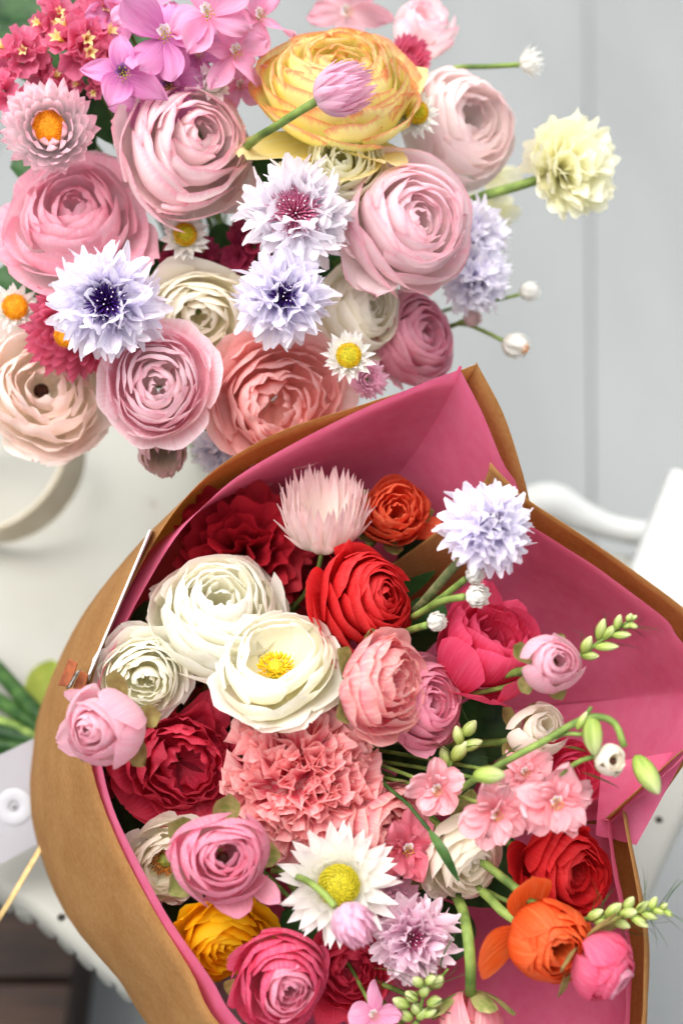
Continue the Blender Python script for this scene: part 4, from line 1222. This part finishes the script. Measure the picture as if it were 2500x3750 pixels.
cornflower('lower blurred lilac cornflower hanging at the right edge', 1745, 1020, .785, 140, .35, -.35, 'corn_pale', T, GT, M_ST_PUR, nst=20, st_spread=.25)
cornflower('dusty lilac cornflower half hidden behind the coral ranunculus and paper rim', 800, 1650, .775, 100, -.4, -.4, 'corn_pale', T, GT, M_ST_PUR, nst=20)
everlasting('cream everlasting with orange button under the large pale pink ranunculus', 675, 862, .752, 98, .25, .10, 'straw_white', T, R_OPEN, (0.46, .12), group=GT, hw=.19, disc_m=M_YEL_G, disc_rim=M_ORANGE_D)
ranunculus('ivory ranunculus between the two lilac cornflowers', 745, 1165, .762, 212, .12, -.22, 'cream', T, 'open', group=GT, nl=9)
ranunculus('cream ranunculus facing right beneath the hanging pink petals', 1315, 1135, .766, 185, .48, .05, 'cream', T, 'globe', group=GT, nl=9)
ranunculus('rose pink ranunculus facing right above the paper corner', 1515, 1235, .786, 182, .42, .12, 'rose_pink', T, 'globe', group=GT, nl=10, extra=((-120, 1.1, .5, 0), (-150, 1.05, .4, .1)))
ranunculus('pink ranunculus with pale heart at the bottom of the loose bouquet', 575, 1395, .728, 228, .06, .02, 'rim_pink', T, 'open', group=GT, inner='soft_pink', nl=10, seed=41, zp=.42, zi=.34)
ranunculus('coral ranunculus half behind the paper rim', 1020, 1450, .752, 265, .28, -.10, 'coral', T, 'flat', group=GT, nl=9, ri=.16, seed=43, ruf=.09, zp=.30,
           extra=((100, 1.02, .5, -.05), (60, 1.0, .5, -.1), (180, 1.0, .5, -.05), (-130, 1.0, .5, -.1), (150, 1.03, .5, -.05), (-60, .9, .5, -.05)))
ranunculus('big blush ranunculus with dark brown centre at the lower left', 150, 1425, .765, 262, .10, .10, 'blush', T, 'open', group=GT, nl=7, ri=.15, ruf=.12, center='brown', seed=45, k=(5, 4), al=1.0,
           extra=((-90, 1.0, .5, .05), (-50, 1.02, .5, -.1), (180, 1, .5, 0)))
everlasting('deep rose strawflower behind the large lilac cornflower', 262, 1215, .748, 195, -.05, -.25, 'straw_rose', T, R_STRAW, (0.22, .5), 'strawflower', GT, hw=.15, name='strawflower', disc_m=M_ORANGE_D)
everlasting('small cream everlasting cut by the left edge', 55, 1125, .752, 98, .2, 0, 'straw_white', T, R_OPEN, (0.5, .12), group=GT, hw=.17, disc_m=M_ORANGE_D)
everlasting('white everlasting with yellow button in front of the coral ranunculus', 1276, 1303, .712, 102, .03, .02, 'straw_white', T, R_OPEN, (0.47, .14), group=GT, hw=.17, disc_m=M_YEL_G, disc_rim=M_YEL)
everlasting('small pink strawflower under the white yellow everlasting', 1350, 1390, .748, 80, .2, -.1, 'straw_mauve', T, R_STRAW, None, 'strawflower', GT, name='strawflower')
everlasting('speckled white strawflower bud hanging below the loose bouquet', 595, 1650, .758, 112, .12, -.52, 'straw_speck', T,
            ((9, .78, .20, .92), (10, .70, .55, 1.0), (10, .58, .85, .95), (9, .45, .98, .8)), None, 'strawflower', GT, hw=.25, name='strawflower', zb=-.6)
everlasting('small white everlasting bud between larkspur and pale pink ranunculus', 780, 300, .738, 82, .08, .18, 'straw_white', T, ((10, 1.0, .05, .6), (9, .85, .3, .6), (7, .35, .62, .62), (5, .14, .7, .5)), None, group=GT, hw=.21)
o = everlasting('lone white everlasting on a green stem at the upper right', 1928, 228, .80, 68, .85, .05, 'straw_white', T, ((9, .95, .35, .6), (9, .75, .7, .6), (7, .4, .9, .5)), None, group=GT, hw=.2, stem=False)
stem_px(o, [(1900, 236, .80), (1780, 242, .80), (1640, 252, .805), (1450, 330, .84)], 0.0014)
o = ruffled('pale lemon ranunculus on a bare stem against the grey floor', 2085, 610, .79, 185, .50, .0, 'butter', T, 60, 4.5, group=GT, ruf=.07, hw=.42, stem=False, extra=((180, 1.0, .5, .1), (150, .95, .5, .1), (210, .95, .5, .1)))
stem_px(o, [(1975, 655, .79), (1880, 685, .79), (1720, 735, .80), (1560, 830, .84)], 0.0024)
larkspur('upper pale yellow bloom behind the lemon ranunculus stem', 1795, 640, .86, 85, .3, .2, 'butter', T, GT)
larkspur('lower pale yellow bloom behind the blurred lilac cornflower', 1805, 790, .86, 95, .3, 0, 'butter', T, GT)
o = everlasting('tiny white everlasting on the uppermost twig at right', 1930, 1068, .81, 46, .85, .1, 'straw_white', T, R_TUFT, None, group=GT, hw=.26, stem=False, zb=-.6)
stem_px(o, [(1900, 1078, .81), (1800, 1102, .81), (1650, 1130, .82), (1500, 1180, .84)], 0.0010)
o = everlasting('tiny beige everlasting bud on the middle twig at right', 1722, 1166, .80, 42, .7, .1, 'straw_shell', T, R_TUFT, None, group=GT, hw=.26, stem=False, zb=-.6)
stem_px(o, [(1700, 1172, .80), (1650, 1195, .81), (1560, 1225, .84)], 0.0012)
o = everlasting('small white everlasting with yellow edge on the lowest twig at right', 1875, 1260, .805, 62, .82, -.35, 'straw_white', T, R_TUFT, (0.3, .85), group=GT, hw=.24, stem=False, zb=-.6, disc_m=M_ORANGE_D)
stem_px(o, [(1838, 1246, .805), (1770, 1212, .81), (1680, 1185, .815), (1560, 1225, .84)], 0.0011)
larkspur('mauve larkspur floret with star shape next to the small white bud', 455, 270, .722, 128, .05, 0, 'lark_mauve', T, GT, centre='purple', roll=.5, kind='lance')
larkspur('mauve larkspur floret in the middle of the spray', 605, 130, .725, 135, .12, .05, 'lark_mauve', T, GT, roll=.2)
larkspur('pink larkspur floret at the top edge of the spray', 760, 50, .722, 130, .15, .1, 'lark_pink', T, GT, roll=.8)
larkspur('mauve larkspur floret just above the large pale pink ranunculus', 620, 310, .738, 120, -.1, -.2, 'lark_mauve', T, GT, roll=0, centre='purple')
larkspur('ragged pink larkspur floret near the yellow ranunculus', 860, 190, .735, 120, .3, -.1, 'lark_pink', T, GT, roll=.4)
larkspur('pale pink larkspur floret at the very top', 540, 10, .735, 110, 0, .2, 'lark_pink', T, GT, roll=.3)
larkspur('faded pink larkspur floret at the top right of the spray', 950, 60, .745, 110, .3, .1, 'lark_pink', T, GT, roll=.9)
larkspur('soft pink ribbon like bloom cut by the top edge', 1270, 40, .82, 115, .1, -.2, 'sweet_pea', T, GT, roll=.9)
larkspur('mauve larkspur floret tucked under the star shaped one', 530, 360, .745, 95, -.1, -.2, 'lark_mauve', T, GT, roll=.7)
larkspur('crumpled mauve larkspur floret between the spray and the white bud', 730, 200, .742, 110, .1, 0, 'lark_mauve', T, GT, roll=.2)
larkspur('pink larkspur floret hanging near the small white everlasting bud', 880, 310, .752, 90, .2, -.2, 'lark_pink', T, GT, roll=.5)
larkspur('mauve larkspur floret at the top beside the statice', 450, 60, .745, 100, 0, .1, 'lark_mauve', T, GT, roll=.9)
statice('magenta statice sprig behind the pink paper daisy', 190, 290, .752, 80, 0, .1, 'statice', T, 7, GT, 1)
statice('magenta statice sprig at the top edge left of the larkspur', 200, 60, .752, 90, 0, .2, 'statice', T, 8, GT, 3)
leaf('green larkspur stem leaf behind the mauve florets', [(700, 420, .745), (640, 270, .742), (655, 190, .742)], .006, M_STEM, T)
statice('magenta statice sprig at the top left corner', 75, 195, .745, 95, 0, .15, 'statice', T, 8, GT, 2)
statice('magenta statice sprig below the top left corner', 25, 330, .742, 85, -.1, .1, 'statice', T, 6, GT, 0)
statice('magenta statice sprig with yellow florets left of the larkspur', 300, 160, .742, 125, 0, .25, 'statice', T, 11, GT, 5)
statice('magenta statice sprig at the top edge', 360, 40, .748, 105, .05, .3, 'statice', T, 9, GT, 1)
statice('small magenta statice tuft under the star shaped larkspur', 345, 290, .748, 70, -.1, 0, 'statice', T, 5, GT, 2)
statice('dark red statice tuft left of the white cornflower', 905, 905, .775, 90, .1, .1, 'statice_dk', T, 7, GT, 0)
statice('dark red statice with yellow florets in the shaded hollow', 690, 975, .772, 110, 0, 0, 'statice_dk', T, 9, GT, 3)
statice('dark red statice deep beside the pale lilac cornflower', 800, 1040, .778, 90, 0, 0, 'statice_dk', T, 7, GT, 1)
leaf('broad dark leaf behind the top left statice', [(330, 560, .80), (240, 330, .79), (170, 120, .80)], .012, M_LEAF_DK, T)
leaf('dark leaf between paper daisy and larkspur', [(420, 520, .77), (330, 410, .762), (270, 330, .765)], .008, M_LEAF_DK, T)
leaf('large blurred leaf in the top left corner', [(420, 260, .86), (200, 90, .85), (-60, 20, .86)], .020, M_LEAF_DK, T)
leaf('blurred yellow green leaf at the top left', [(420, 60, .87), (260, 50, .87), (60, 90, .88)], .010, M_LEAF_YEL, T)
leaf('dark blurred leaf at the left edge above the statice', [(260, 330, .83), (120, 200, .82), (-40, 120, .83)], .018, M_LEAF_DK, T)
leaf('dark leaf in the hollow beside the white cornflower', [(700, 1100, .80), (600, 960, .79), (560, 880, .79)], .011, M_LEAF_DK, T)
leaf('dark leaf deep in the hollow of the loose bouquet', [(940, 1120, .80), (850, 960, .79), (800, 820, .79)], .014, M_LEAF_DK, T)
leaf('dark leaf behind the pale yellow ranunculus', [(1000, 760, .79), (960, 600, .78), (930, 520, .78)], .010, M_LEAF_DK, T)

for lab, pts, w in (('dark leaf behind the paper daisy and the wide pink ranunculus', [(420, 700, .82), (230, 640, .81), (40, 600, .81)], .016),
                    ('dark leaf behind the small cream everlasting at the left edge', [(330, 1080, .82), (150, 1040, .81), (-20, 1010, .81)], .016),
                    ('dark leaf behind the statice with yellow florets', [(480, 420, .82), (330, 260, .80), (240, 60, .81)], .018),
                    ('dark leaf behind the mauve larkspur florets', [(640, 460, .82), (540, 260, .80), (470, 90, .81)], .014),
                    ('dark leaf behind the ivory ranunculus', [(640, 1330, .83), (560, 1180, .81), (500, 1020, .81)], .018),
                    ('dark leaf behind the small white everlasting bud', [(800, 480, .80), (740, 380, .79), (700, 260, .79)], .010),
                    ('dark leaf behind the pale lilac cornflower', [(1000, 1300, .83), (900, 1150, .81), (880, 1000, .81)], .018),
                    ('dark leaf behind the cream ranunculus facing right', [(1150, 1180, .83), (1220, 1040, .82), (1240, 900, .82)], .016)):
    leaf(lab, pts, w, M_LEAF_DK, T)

# ------------------------------------------------------------------ wrapped lower bouquet
GW = 'flowers of the wrapped lower bouquet'
everlasting('pale shell pink paper daisy standing as a spiky cup near the top of the wrap', 1185, 1925, .722, 168, .02, .78, 'straw_shell', W, R_CUP, None, 'paper daisy', GW, hw=.15, name='paper_daisy', zb=-.55, disc_m=M_ORANGE_D)
ranunculus('orange red ranunculus in the shade at the top of the wrap', 1440, 1880, .745, 135, .15, .35, 'orange_red', W, 'cupped', group=GW, ruf=.09, nl=7, extra=((-15, 1.35, .35, .1), (20, 1.0, .4, .2)), sep=True)
ruffled('dark red ruffled ranunculus at the upper left inside the wrap', 890, 2030, .752, 232, .08, .05, 'dark_red', W, 62, group=GW, ruf=.10, hw=.46)
ranunculus('dark red ranunculus hidden behind the bright red one', 1180, 2080, .765, 170, .1, .3, 'dark_red', W, 'flat', group=GW)
ranunculus('cream white many petalled ranunculus below the dark red one', 815, 2265, .712, 270, .12, .40, 'white', W, 'globe', group=GW, nl=10, k=(6, 4), ruf=.085, ro=.98, zo=.02, seed=61, ri=.12,
           extra=((160, 1.05, .4, -.05), (190, 1.03, .4, -.05), (220, 1, .4, 0)))
ranunculus('white ranunculus against the left rim of the wrap', 520, 2475, .700, 182, .10, -.05, 'white', W, 'open', group=GW, nl=9, ruf=.07, extra=((80, 1.0, .5, -.1), (110, 1.1, .5, -.1)))
ranunculus('wide open white ranunculus with yellow stamens', 1010, 2455, .685, 238, .05, .50, 'white', W, 'open', group=GW, nl=5, k=(6, 5), ri=.46, zp=.38, zi=.34, tp=.6, center='stamens', ruf=.06, seed=63,
           extra=((-20, 1.1, .42, -.15), (5, 1.15, .45, -.05), (-60, 1.05, .45, -.15), (-100, 1.05, .45, -.1)))
ranunculus('bright red ranunculus with black eye in the upper middle of the wrap', 1345, 2205, .700, 205, .36, .12, 'red', W, 'globe', group=GW, nl=10, center='brown', seed=65,
           extra=((175, 1.35, .5, .15), (-120, 1.3, .42, -.05), (205, 1.2, .5, .1), (118, 1.15, .25, .3, 'lance')))
ranunculus('streaked coral ranunculus seen from the side beside the white open one', 1400, 2515, .672, 205, .82, .12, 'coral_side', W, 'cupped', group=GW, nl=8, ruf=.11, sep=True, seed=67, ro=1.0, zo=.15, zp=.35, zb=-.55, sepkw=dict(reflex=.5, ln=.3, out=.7))
ranunculus('candy pink ranunculus below the streaked coral one', 1545, 2565, .695, 185, .45, .15, 'candy_pink', W, 'globe', group=GW, nl=10, extra=((-30, 1.2, .45, 0), (-80, 1.1, .4, 0)), seed=69)
ranunculus('large raspberry red ranunculus with upright petals on the right', 1770, 2400, .702, 215, .35, .72, 'raspberry', W, 'cupped', group=GW, nl=6, k=(4, 4), ro=.78, zo=.55, zp=.72, ruf=.06, seed=71,
           extra=((60, 1.15, .5, .5), (95, 1.2, .5, .6), (-90, 1.0, .55, .0), (30, 1.1, .45, .3)))
ranunculus('round pink ranunculus bud with green sepals near the right tissue', 2012, 2432, .652, 128, .22, .20, 'bud_pink', W, 'bud', group=GW, sep=True, center='brown', nl=7, seed=73, sepkw=dict(reflex=.12, ln=.55))
cornflower('white lilac cornflower standing out at the upper right of the wrap', 1790, 1925, .662, 172, .30, .32, 'corn_lilac', W, GW, M_ST_PUR, ((13, 2, 1.0), (13, 26, .98), (10, 52, .9), (4, 74, .8)), 18, .60, .20, stem=False)
cf = [q for q in bpy.data.objects if q.get('label', '').startswith('white lilac cornflower')][0]
stem_px(cf, [(1725, 2015, .672), (1655, 2085, .68), (1590, 2160, .69), (1515, 2245, .71), (1350, 2400, .77)], 0.0022, M_STEM_DK)
GB = 'small white everlasting buds in the wrap'
for lab, x, y, r, pts in (('topmost small white everlasting bud under the lilac cornflower', 1738, 2105, 40, [(1705, 2120, .672), (1610, 2195, .685), (1520, 2260, .71)]),
                          ('middle and largest small white everlasting bud on a green stalk', 1748, 2182, 52, [(1700, 2185, .668), (1610, 2205, .68), (1510, 2260, .70)]),
                          ('lowest small white everlasting bud beside the red ranunculus', 1598, 2277, 42, [(1560, 2290, .672), (1510, 2305, .685), (1450, 2330, .71)])):
    o = everlasting(lab, x, y, .664, r, .35, .1, 'straw_white', W, R_BUD, None, 'everlasting bud', GB, hw=.34, stem=False, zb=-.75, cup=.5)
    stem_px(o, pts, 0.0016)
ranunculus('plump ivory ranunculus bud above the coral larkspur', 1960, 2680, .690, 118, .35, .35, 'ivory_bud', W, 'bud', group=GW, sep=True, nl=5, seed=75, sepkw=dict(m=M_SEPAL_BR, ln=.4))
ranunculus('round pale pink ranunculus bud leaning over the left rim', 388, 2660, .655, 168, -.28, -.05, 'bud_pink', W, 'bud', group=GW, sep=True, nl=8, seed=77, ro=.55, ri=.04, zi=.80, sepkw=dict(m=M_SEPAL_BR, ln=.5, start=.2),
           extra=((200, 1.08, .5, .3), (135, 1.1, .4, .25)))
ranunculus('crimson ruffled ranunculus at the left inside the wrap', 655, 2790, .712, 245, .30, .02, 'crimson', W, 'flat', group=GW, nl=7, k=(6, 5), ruf=.14, ri=.24, zp=.35, zi=.25, seed=101, extra=((220, 1.02, .5, -.1), (250, 1.02, .5, -.1)))
carnation('large coral ruffled ranunculus in the middle of the wrap', 1095, 2855, .697, 305, .0, .04, 'coral_ruf', W, 130, group=GW)
carnation('smaller coral ruffled ranunculus behind the open white one', 1185, 2650, .722, 195, .05, .2, 'coral_ruf', W, 70, group=GW, ln=.34)
ranunculus('coral striped ranunculus facing right below the ruffled coral one', 1400, 3030, .690, 175, .60, -.05, 'coral_side', W, 'cupped', group=GW, nl=7, ruf=.10, seed=79)
larkspur('deep coral larkspur floret beside the white paper daisy', 1490, 3110, .682, 120, .2, .1, 'lark_deep', W, GW, double=True)
ranunculus('pink ranunculus with dark square eye above the yellow one', 812, 3140, .655, 195, .16, .10, 'candy_pink', W, 'bud', group=GW, nl=9, ro=.72, ri=.17, sep=True, center='brown', seed=81, zo=.5, zp=.66, zi=.55, sepkw=dict(ln=.6, reflex=.2),
           extra=((-38, 1.35, .22, .2, 'strap'), (-75, 1.1, .4, .3), (170, 1.05, .3, .3)))
ranunculus('cream ranunculus with green eye and brown anthers at the left rim', 605, 3150, .708, 172, .18, -.02, 'cream', W, 'flat', group=GW, nl=8, ri=.36, center='anthers', ruf=.06, seed=83, zp=.4, zi=.3)
ranunculus('golden yellow ranunculus at the lower left of the wrap', 825, 3440, .690, 205, .18, -.32, 'sun_yellow', W, 'open', group=GW, nl=8, ruf=.07, seed=85, extra=((100, 1.02, .55, .1), (60, 1.02, .5, .1), (140, 1.05, .5, .05), (-100, 1.1, .35, -.1), (-130, 1.0, .4, 0)))
everlasting('white paper daisy with large olive yellow disc near the bottom', 1240, 3240, .662, 232, .02, .10, 'straw_white', W, ((19, 1.0, .0, .7), (18, .95, .14, .62), (15, .80, .30, .55), (12, .5, .40, .46)), (0.34, .12), 'paper daisy', GW, hw=.135, kind='lance', name='paper_daisy', zb=-.25, disc_m=M_YEL_G, cup=.25)
o = everlasting('pink striped strawflower bud lying on the white paper daisy', 1290, 3385, .630, 92, .45, -.48, 'straw_mauve', W, R_BUD, None, 'strawflower', GW, hw=.42, name='strawflower', stem=False, zb=-.85, cup=.55)
stem_px(o, [(1225, 3320, .632), (1180, 3270, .64), (1110, 3220, .655), (1000, 3190, .70)], 0.0015)
ranunculus('rose pink ranunculus at the bottom edge beside the crimson one', 1030, 3590, .660, 195, .10, -.10, 'hot_pink', W, 'globe', group=GW, nl=10, seed=87, inner='candy_pink', ruf=.05, extra=((150, 1.15, .3, .3), (-165, 1.05, .35, .2)))
ranunculus('crimson ranunculus at the bottom behind the rose pink one', 1275, 3560, .692, 190, .25, .0, 'crimson', W, 'flat', group=GW, nl=9, ruf=.08, ri=.15, seed=89)
cornflower('pink cornflower at the bottom beside the white paper daisy', 1510, 3440, .668, 160, .15, .12, 'corn_pink', W, GW, M_ST_PINK, ((14, 6, 1.0), (13, 26, .95), (7, 46, .75)), 40, .34, .34)
everlasting('mauve strawflower mostly hidden behind the white paper daisy', 1440, 3310, .684, 120, .2, .1, 'straw_mauve', W, R_STRAW, None, 'strawflower', GW, name='strawflower')
larkspur('leftmost coral larkspur floret with open face', 1600, 2890, .668, 112, 0, .05, 'lark_coral', W, GW, double=True, roll=.3)
larkspur('middle coral larkspur floret drooping over the cream ranunculus', 1815, 2975, .655, 128, .1, -.1, 'lark_coral', W, GW, double=True, roll=.7)
larkspur('rightmost coral larkspur floret with yellow green heart', 2035, 2935, .652, 140, .05, 0, 'lark_coral', W, GW, double=True, roll=.1)
larkspur('upper coral larkspur floret under the ivory bud', 1920, 2830, .672, 95, .1, .3, 'lark_coral', W, GW, double=True, roll=.5)
ranunculus('creamy ranunculus under the coral larkspur', 1705, 3140, .688, 178, .28, -.28, 'cream', W, 'globe', group=GW, nl=7, k=(5, 4), seed=91, ruf=.06, extra=((-130, 1.1, .5, 0), (-150, 1.0, .45, .1)), sep=True, sepkw=dict(ln=.3, reflex=.4))
ranunculus('scarlet ranunculus with loose petals at the right below the larkspur', 2060, 3190, .692, 185, .55, -.12, 'scarlet', W, 'cupped', group=GW, nl=8, seed=93, extra=((170, 1.4, .5, .1), (120, 1.15, .5, .2), (195, 1.3, .4, .2), (75, 1.0, .5, .3)))
ranunculus('hidden scarlet ranunculus behind the rightmost larkspur', 2080, 2830, .712, 130, .3, .2, 'raspberry', W, 'cupped', group=GW, nl=5)
o = ranunculus('orange ranunculus with two wing like outer petals at the lower right', 2000, 3440, .655, 165, .30, -.05, 'orange', W, 'bud', group=GW, nl=7, k=(5, 4), ro=.6, ruf=.06, seed=95, stem=False,
               extra=((108, 1.55, .55, .25), (196, 1.7, .48, .15), (-60, 1.1, .5, .1)))
stem_px(o, [(1925, 3395, .665), (1840, 3340, .672), (1770, 3270, .685), (1600, 3150, .73)], 0.0022)
ranunculus('deep pink ranunculus bud touching the right kraft edge', 2215, 3540, .642, 155, .48, -.38, 'hot_pink', W, 'globe', group=GW, nl=8, seed=97, center='brown', k=(5, 4), ro=.72, zo=.3, zp=.55, inner='candy_pink', sep=True, sepkw=dict(m=M_SEPAL_BR, ln=.3, reflex=.4))
# nodding flower at the bottom, seen from behind
o = ranunculus('nodding coral ranunculus seen from behind at the bottom edge', 1725, 3745, .672, 135, .06, -.95, 'coral_side', W, 'bud', group=GW, nl=5, seed=99, stem=False, sep=True, sepkw=dict(ln=.8, reflex=.25, w=.34))
stem_px(o, [(1722, 3640, .668), (1722, 3520, .662), (1708, 3400, .668), (1680, 3300, .69), (1600, 3180, .74)], 0.0026)
larkspur('small lilac pink bloom at the bottom edge', 1370, 3715, .665, 90, 0, .2, 'lark_pink', W, GW, roll=.4)
bud_spike('green bud spike beside the round pink bud on the right', (2110, 2410), (2310, 2270), .668, .655, W,
          ((.15, 25, 85, 46), (.1, -30, 70, 42), (.35, -38, 95, 42), (.45, 45, 100, 44), (.55, 10, 75, 42), (.65, -32, 80, 40), (.75, 28, 66, 36), (.85, -14, 58, 34), (.95, 14, 44, 28), (.92, -30, 40, 26), (1.0, 0, 40, 24)), 12, .014)
bud_spike('green bud spike pointing right over the lower kraft edge', (2130, 3370), (2430, 3330), .665, .648, W,
          ((.1, 20, 80, 50), (.15, -25, 85, 50), (.32, 30, 90, 52), (.35, -35, 90, 52), (.5, 5, 80, 50), (.55, 42, 74, 46), (.6, -44, 80, 44), (.7, 24, 66, 42), (.75, -24, 66, 42), (.85, 34, 54, 36), (.9, -10, 54, 36), (.97, 14, 42, 30), (1.0, -24, 40, 28)), 20, .018)
bud_spike('cluster of green buds at the bottom edge', (1530, 3740), (1560, 3600), .668, .655, W,
          ((.0, 70, 80, 56), (.15, -45, 70, 50), (.2, 20, 66, 54), (.45, -60, 66, 52), (.5, 55, 64, 50), (.7, 0, 60, 48), (.3, 100, 76, 52), (.9, 40, 60, 46), (1.0, -20, 56, 44), (.1, -10, 60, 46)), 14, .022)
bud_spike('dark green buds in the shade beside the candy pink ranunculus', (1640, 2820), (1720, 2650), .70, .69, W,
          ((.1, 40, 90, 54), (.3, -10, 100, 62), (.5, -50, 90, 54), (.6, 30, 80, 52), (.8, -10, 80, 54)), 6, .016)
bud_spike('single plump green bud right of the pink cornflower', (1580, 3620), (1640, 3550), .672, .665, W, ((.1, 0, 95, 58), (.2, 55, 70, 46)), 4, .016)
# drooping larkspur buds on arching green stalks
o = thing('larkspur', 'arching larkspur sprig with four drooping green buds at the right', 'larkspur', P(1700, 2880, .67), None, GW)
stem_px(o, [(1500, 3000, .72), (1700, 2880, .665), (1850, 2790, .652), (2000, 2710, .645), (2100, 2650, .642), (2180, 2625, .64), (2250, 2650, .64), (2285, 2735, .64)], 0.0015, n=22)
stem_px(o, [(1960, 2730, .648), (2060, 2690, .645), (2130, 2690, .642)], 0.0010)
stem_px(o, [(2040, 2845, .652), (2120, 2790, .645), (2200, 2765, .642)], 0.0011)
stem_px(o, [(2100, 2660, .642), (2150, 2610, .64), (2165, 2590, .64)], 0.0009)
for (x, y, dx, dy, ln, w, m) in ((2170, 2690, .05, -1, 78, 38, M_BUD), (2368, 2838, .5, -.85, 82, 42, M_BUD), (1790, 2840, 1, .05, 60, 34, M_BUD), (2130, 2640, .4, .8, 40, 14, M_BUD)):
    dvec = CR @ np.array([dx, dy, .25]); dvec /= np.linalg.norm(dvec)
    bg = bud_grid(P(x, y, .64), dvec, ln * .64 / FPX, w * .64 / FPX, .35)
    grid_obj('bud', to_local(o, bg.reshape(-1, 3)).reshape(bg.shape), m, o, True)
for pts in ([(2130, 2830, .646), (2190, 2865, .642), (2270, 2880, .64)], [(1810, 2800, .655), (1860, 2750, .652), (1910, 2720, .655)], [(2060, 2735, .648), (2110, 2740, .644), (2150, 2750, .642)]):
    mid = catmull([P(*q) for q in pts], 8)
    dd = mid[-1] - mid[0]
    bgd = blade(mid[0], dd, CR @ np.array([0, 0, 1.0]), np.linalg.norm(dd), 0.0016, None, 0.05)
    grid_obj('leaf', to_local(o, bgd.reshape(-1, 3)).reshape(bgd.shape), M_LEAF, o)
ranunculus('half open larkspur bud with dark throat on the arching sprig', 2232, 2785, .640, 68, .30, .05, 'ivory_bud', W, 'bud', cat='larkspur', group=GW, nl=3, ri=.30, ro=.5, center='brown', stem=False, name='larkspur', sep=True, sepkw=dict(ln=1.1, reflex=-.2, w=.4))
leaf('narrow green leaf over the creamy ranunculus', [(1570, 3040, .662), (1620, 3120, .655), (1680, 3230, .657)], .0022, M_LEAF, W)
leaf('brownish leaf above the rose pink ranunculus at the bottom', [(900, 3640, .69), (860, 3620, .685), (820, 3600, .69)], .004, M_SEPAL_BR, W)
for i, (lab, pts, w) in enumerate((('added dark filler leaf in the left shade of the wrap', [(640, 2500, .78), (560, 2330, .765), (540, 2200, .76)], .012),
                    ('added dark filler leaf behind the crimson ruffled ranunculus', [(560, 2950, .77), (450, 2980, .75), (400, 2940, .735)], .010),
                    ('added dark filler leaf between the red and raspberry ranunculus', [(1500, 2420, .77), (1540, 2300, .75), (1600, 2180, .745)], .012),
                    ('added dark filler leaf under the white paper daisy', [(1050, 3330, .74), (1120, 3420, .72), (1180, 3480, .71)], .010),
                    ('added dark filler leaf behind the pink cornflower', [(1580, 3300, .75), (1640, 3400, .73), (1660, 3520, .72)], .012),
                    ('added dark filler leaf in the hollow below the candy pink ranunculus', [(1500, 2850, .76), (1600, 2760, .735), (1690, 2700, .725)], .012),
                    ('added dark filler leaf under the scarlet ranunculus', [(1800, 3250, .74), (1900, 3300, .72), (1960, 3340, .71)], .008),
                    ('added dark filler leaf at the upper right behind the small white buds', [(1450, 2200, .775), (1530, 2050, .76), (1560, 1960, .76)], .010),
                    ('added dark filler leaf deep below the ivory bud', [(1600, 2700, .76), (1750, 2680, .745), (1880, 2640, .74)], .016),
                    ('added dark filler leaf deep under the leftmost coral larkspur', [(1450, 2950, .76), (1620, 2820, .735), (1780, 2760, .73)], .016),
                    ('added dark filler leaf deep under the candy pink ranunculus', [(1400, 2780, .76), (1500, 2720, .745), (1640, 2660, .74)], .014),
                    ('added dark filler leaf deep between cream and scarlet ranunculus', [(1600, 3250, .76), (1780, 3180, .735), (1920, 3120, .73)], .018),
                    ('added dark filler leaf deep below the deep coral larkspur', [(1350, 3250, .75), (1500, 3230, .735), (1620, 3260, .73)], .014),
                    ('added dark filler leaf deep in front of the crimson ruffled flower', [(620, 3020, .76), (520, 2960, .745), (440, 2860, .735)], .014),
                    ('added dark filler leaf deep above the golden yellow ranunculus', [(760, 3300, .75), (680, 3330, .735), (620, 3400, .725)], .012),
                    ('added dark filler leaf deep below the raspberry ranunculus', [(1550, 2500, .77), (1640, 2480, .755), (1700, 2520, .75)], .014))):
    leaf(lab, pts, w, M_LEAF_DK, W)  # leaves added to darken the shaded hollows between the blooms
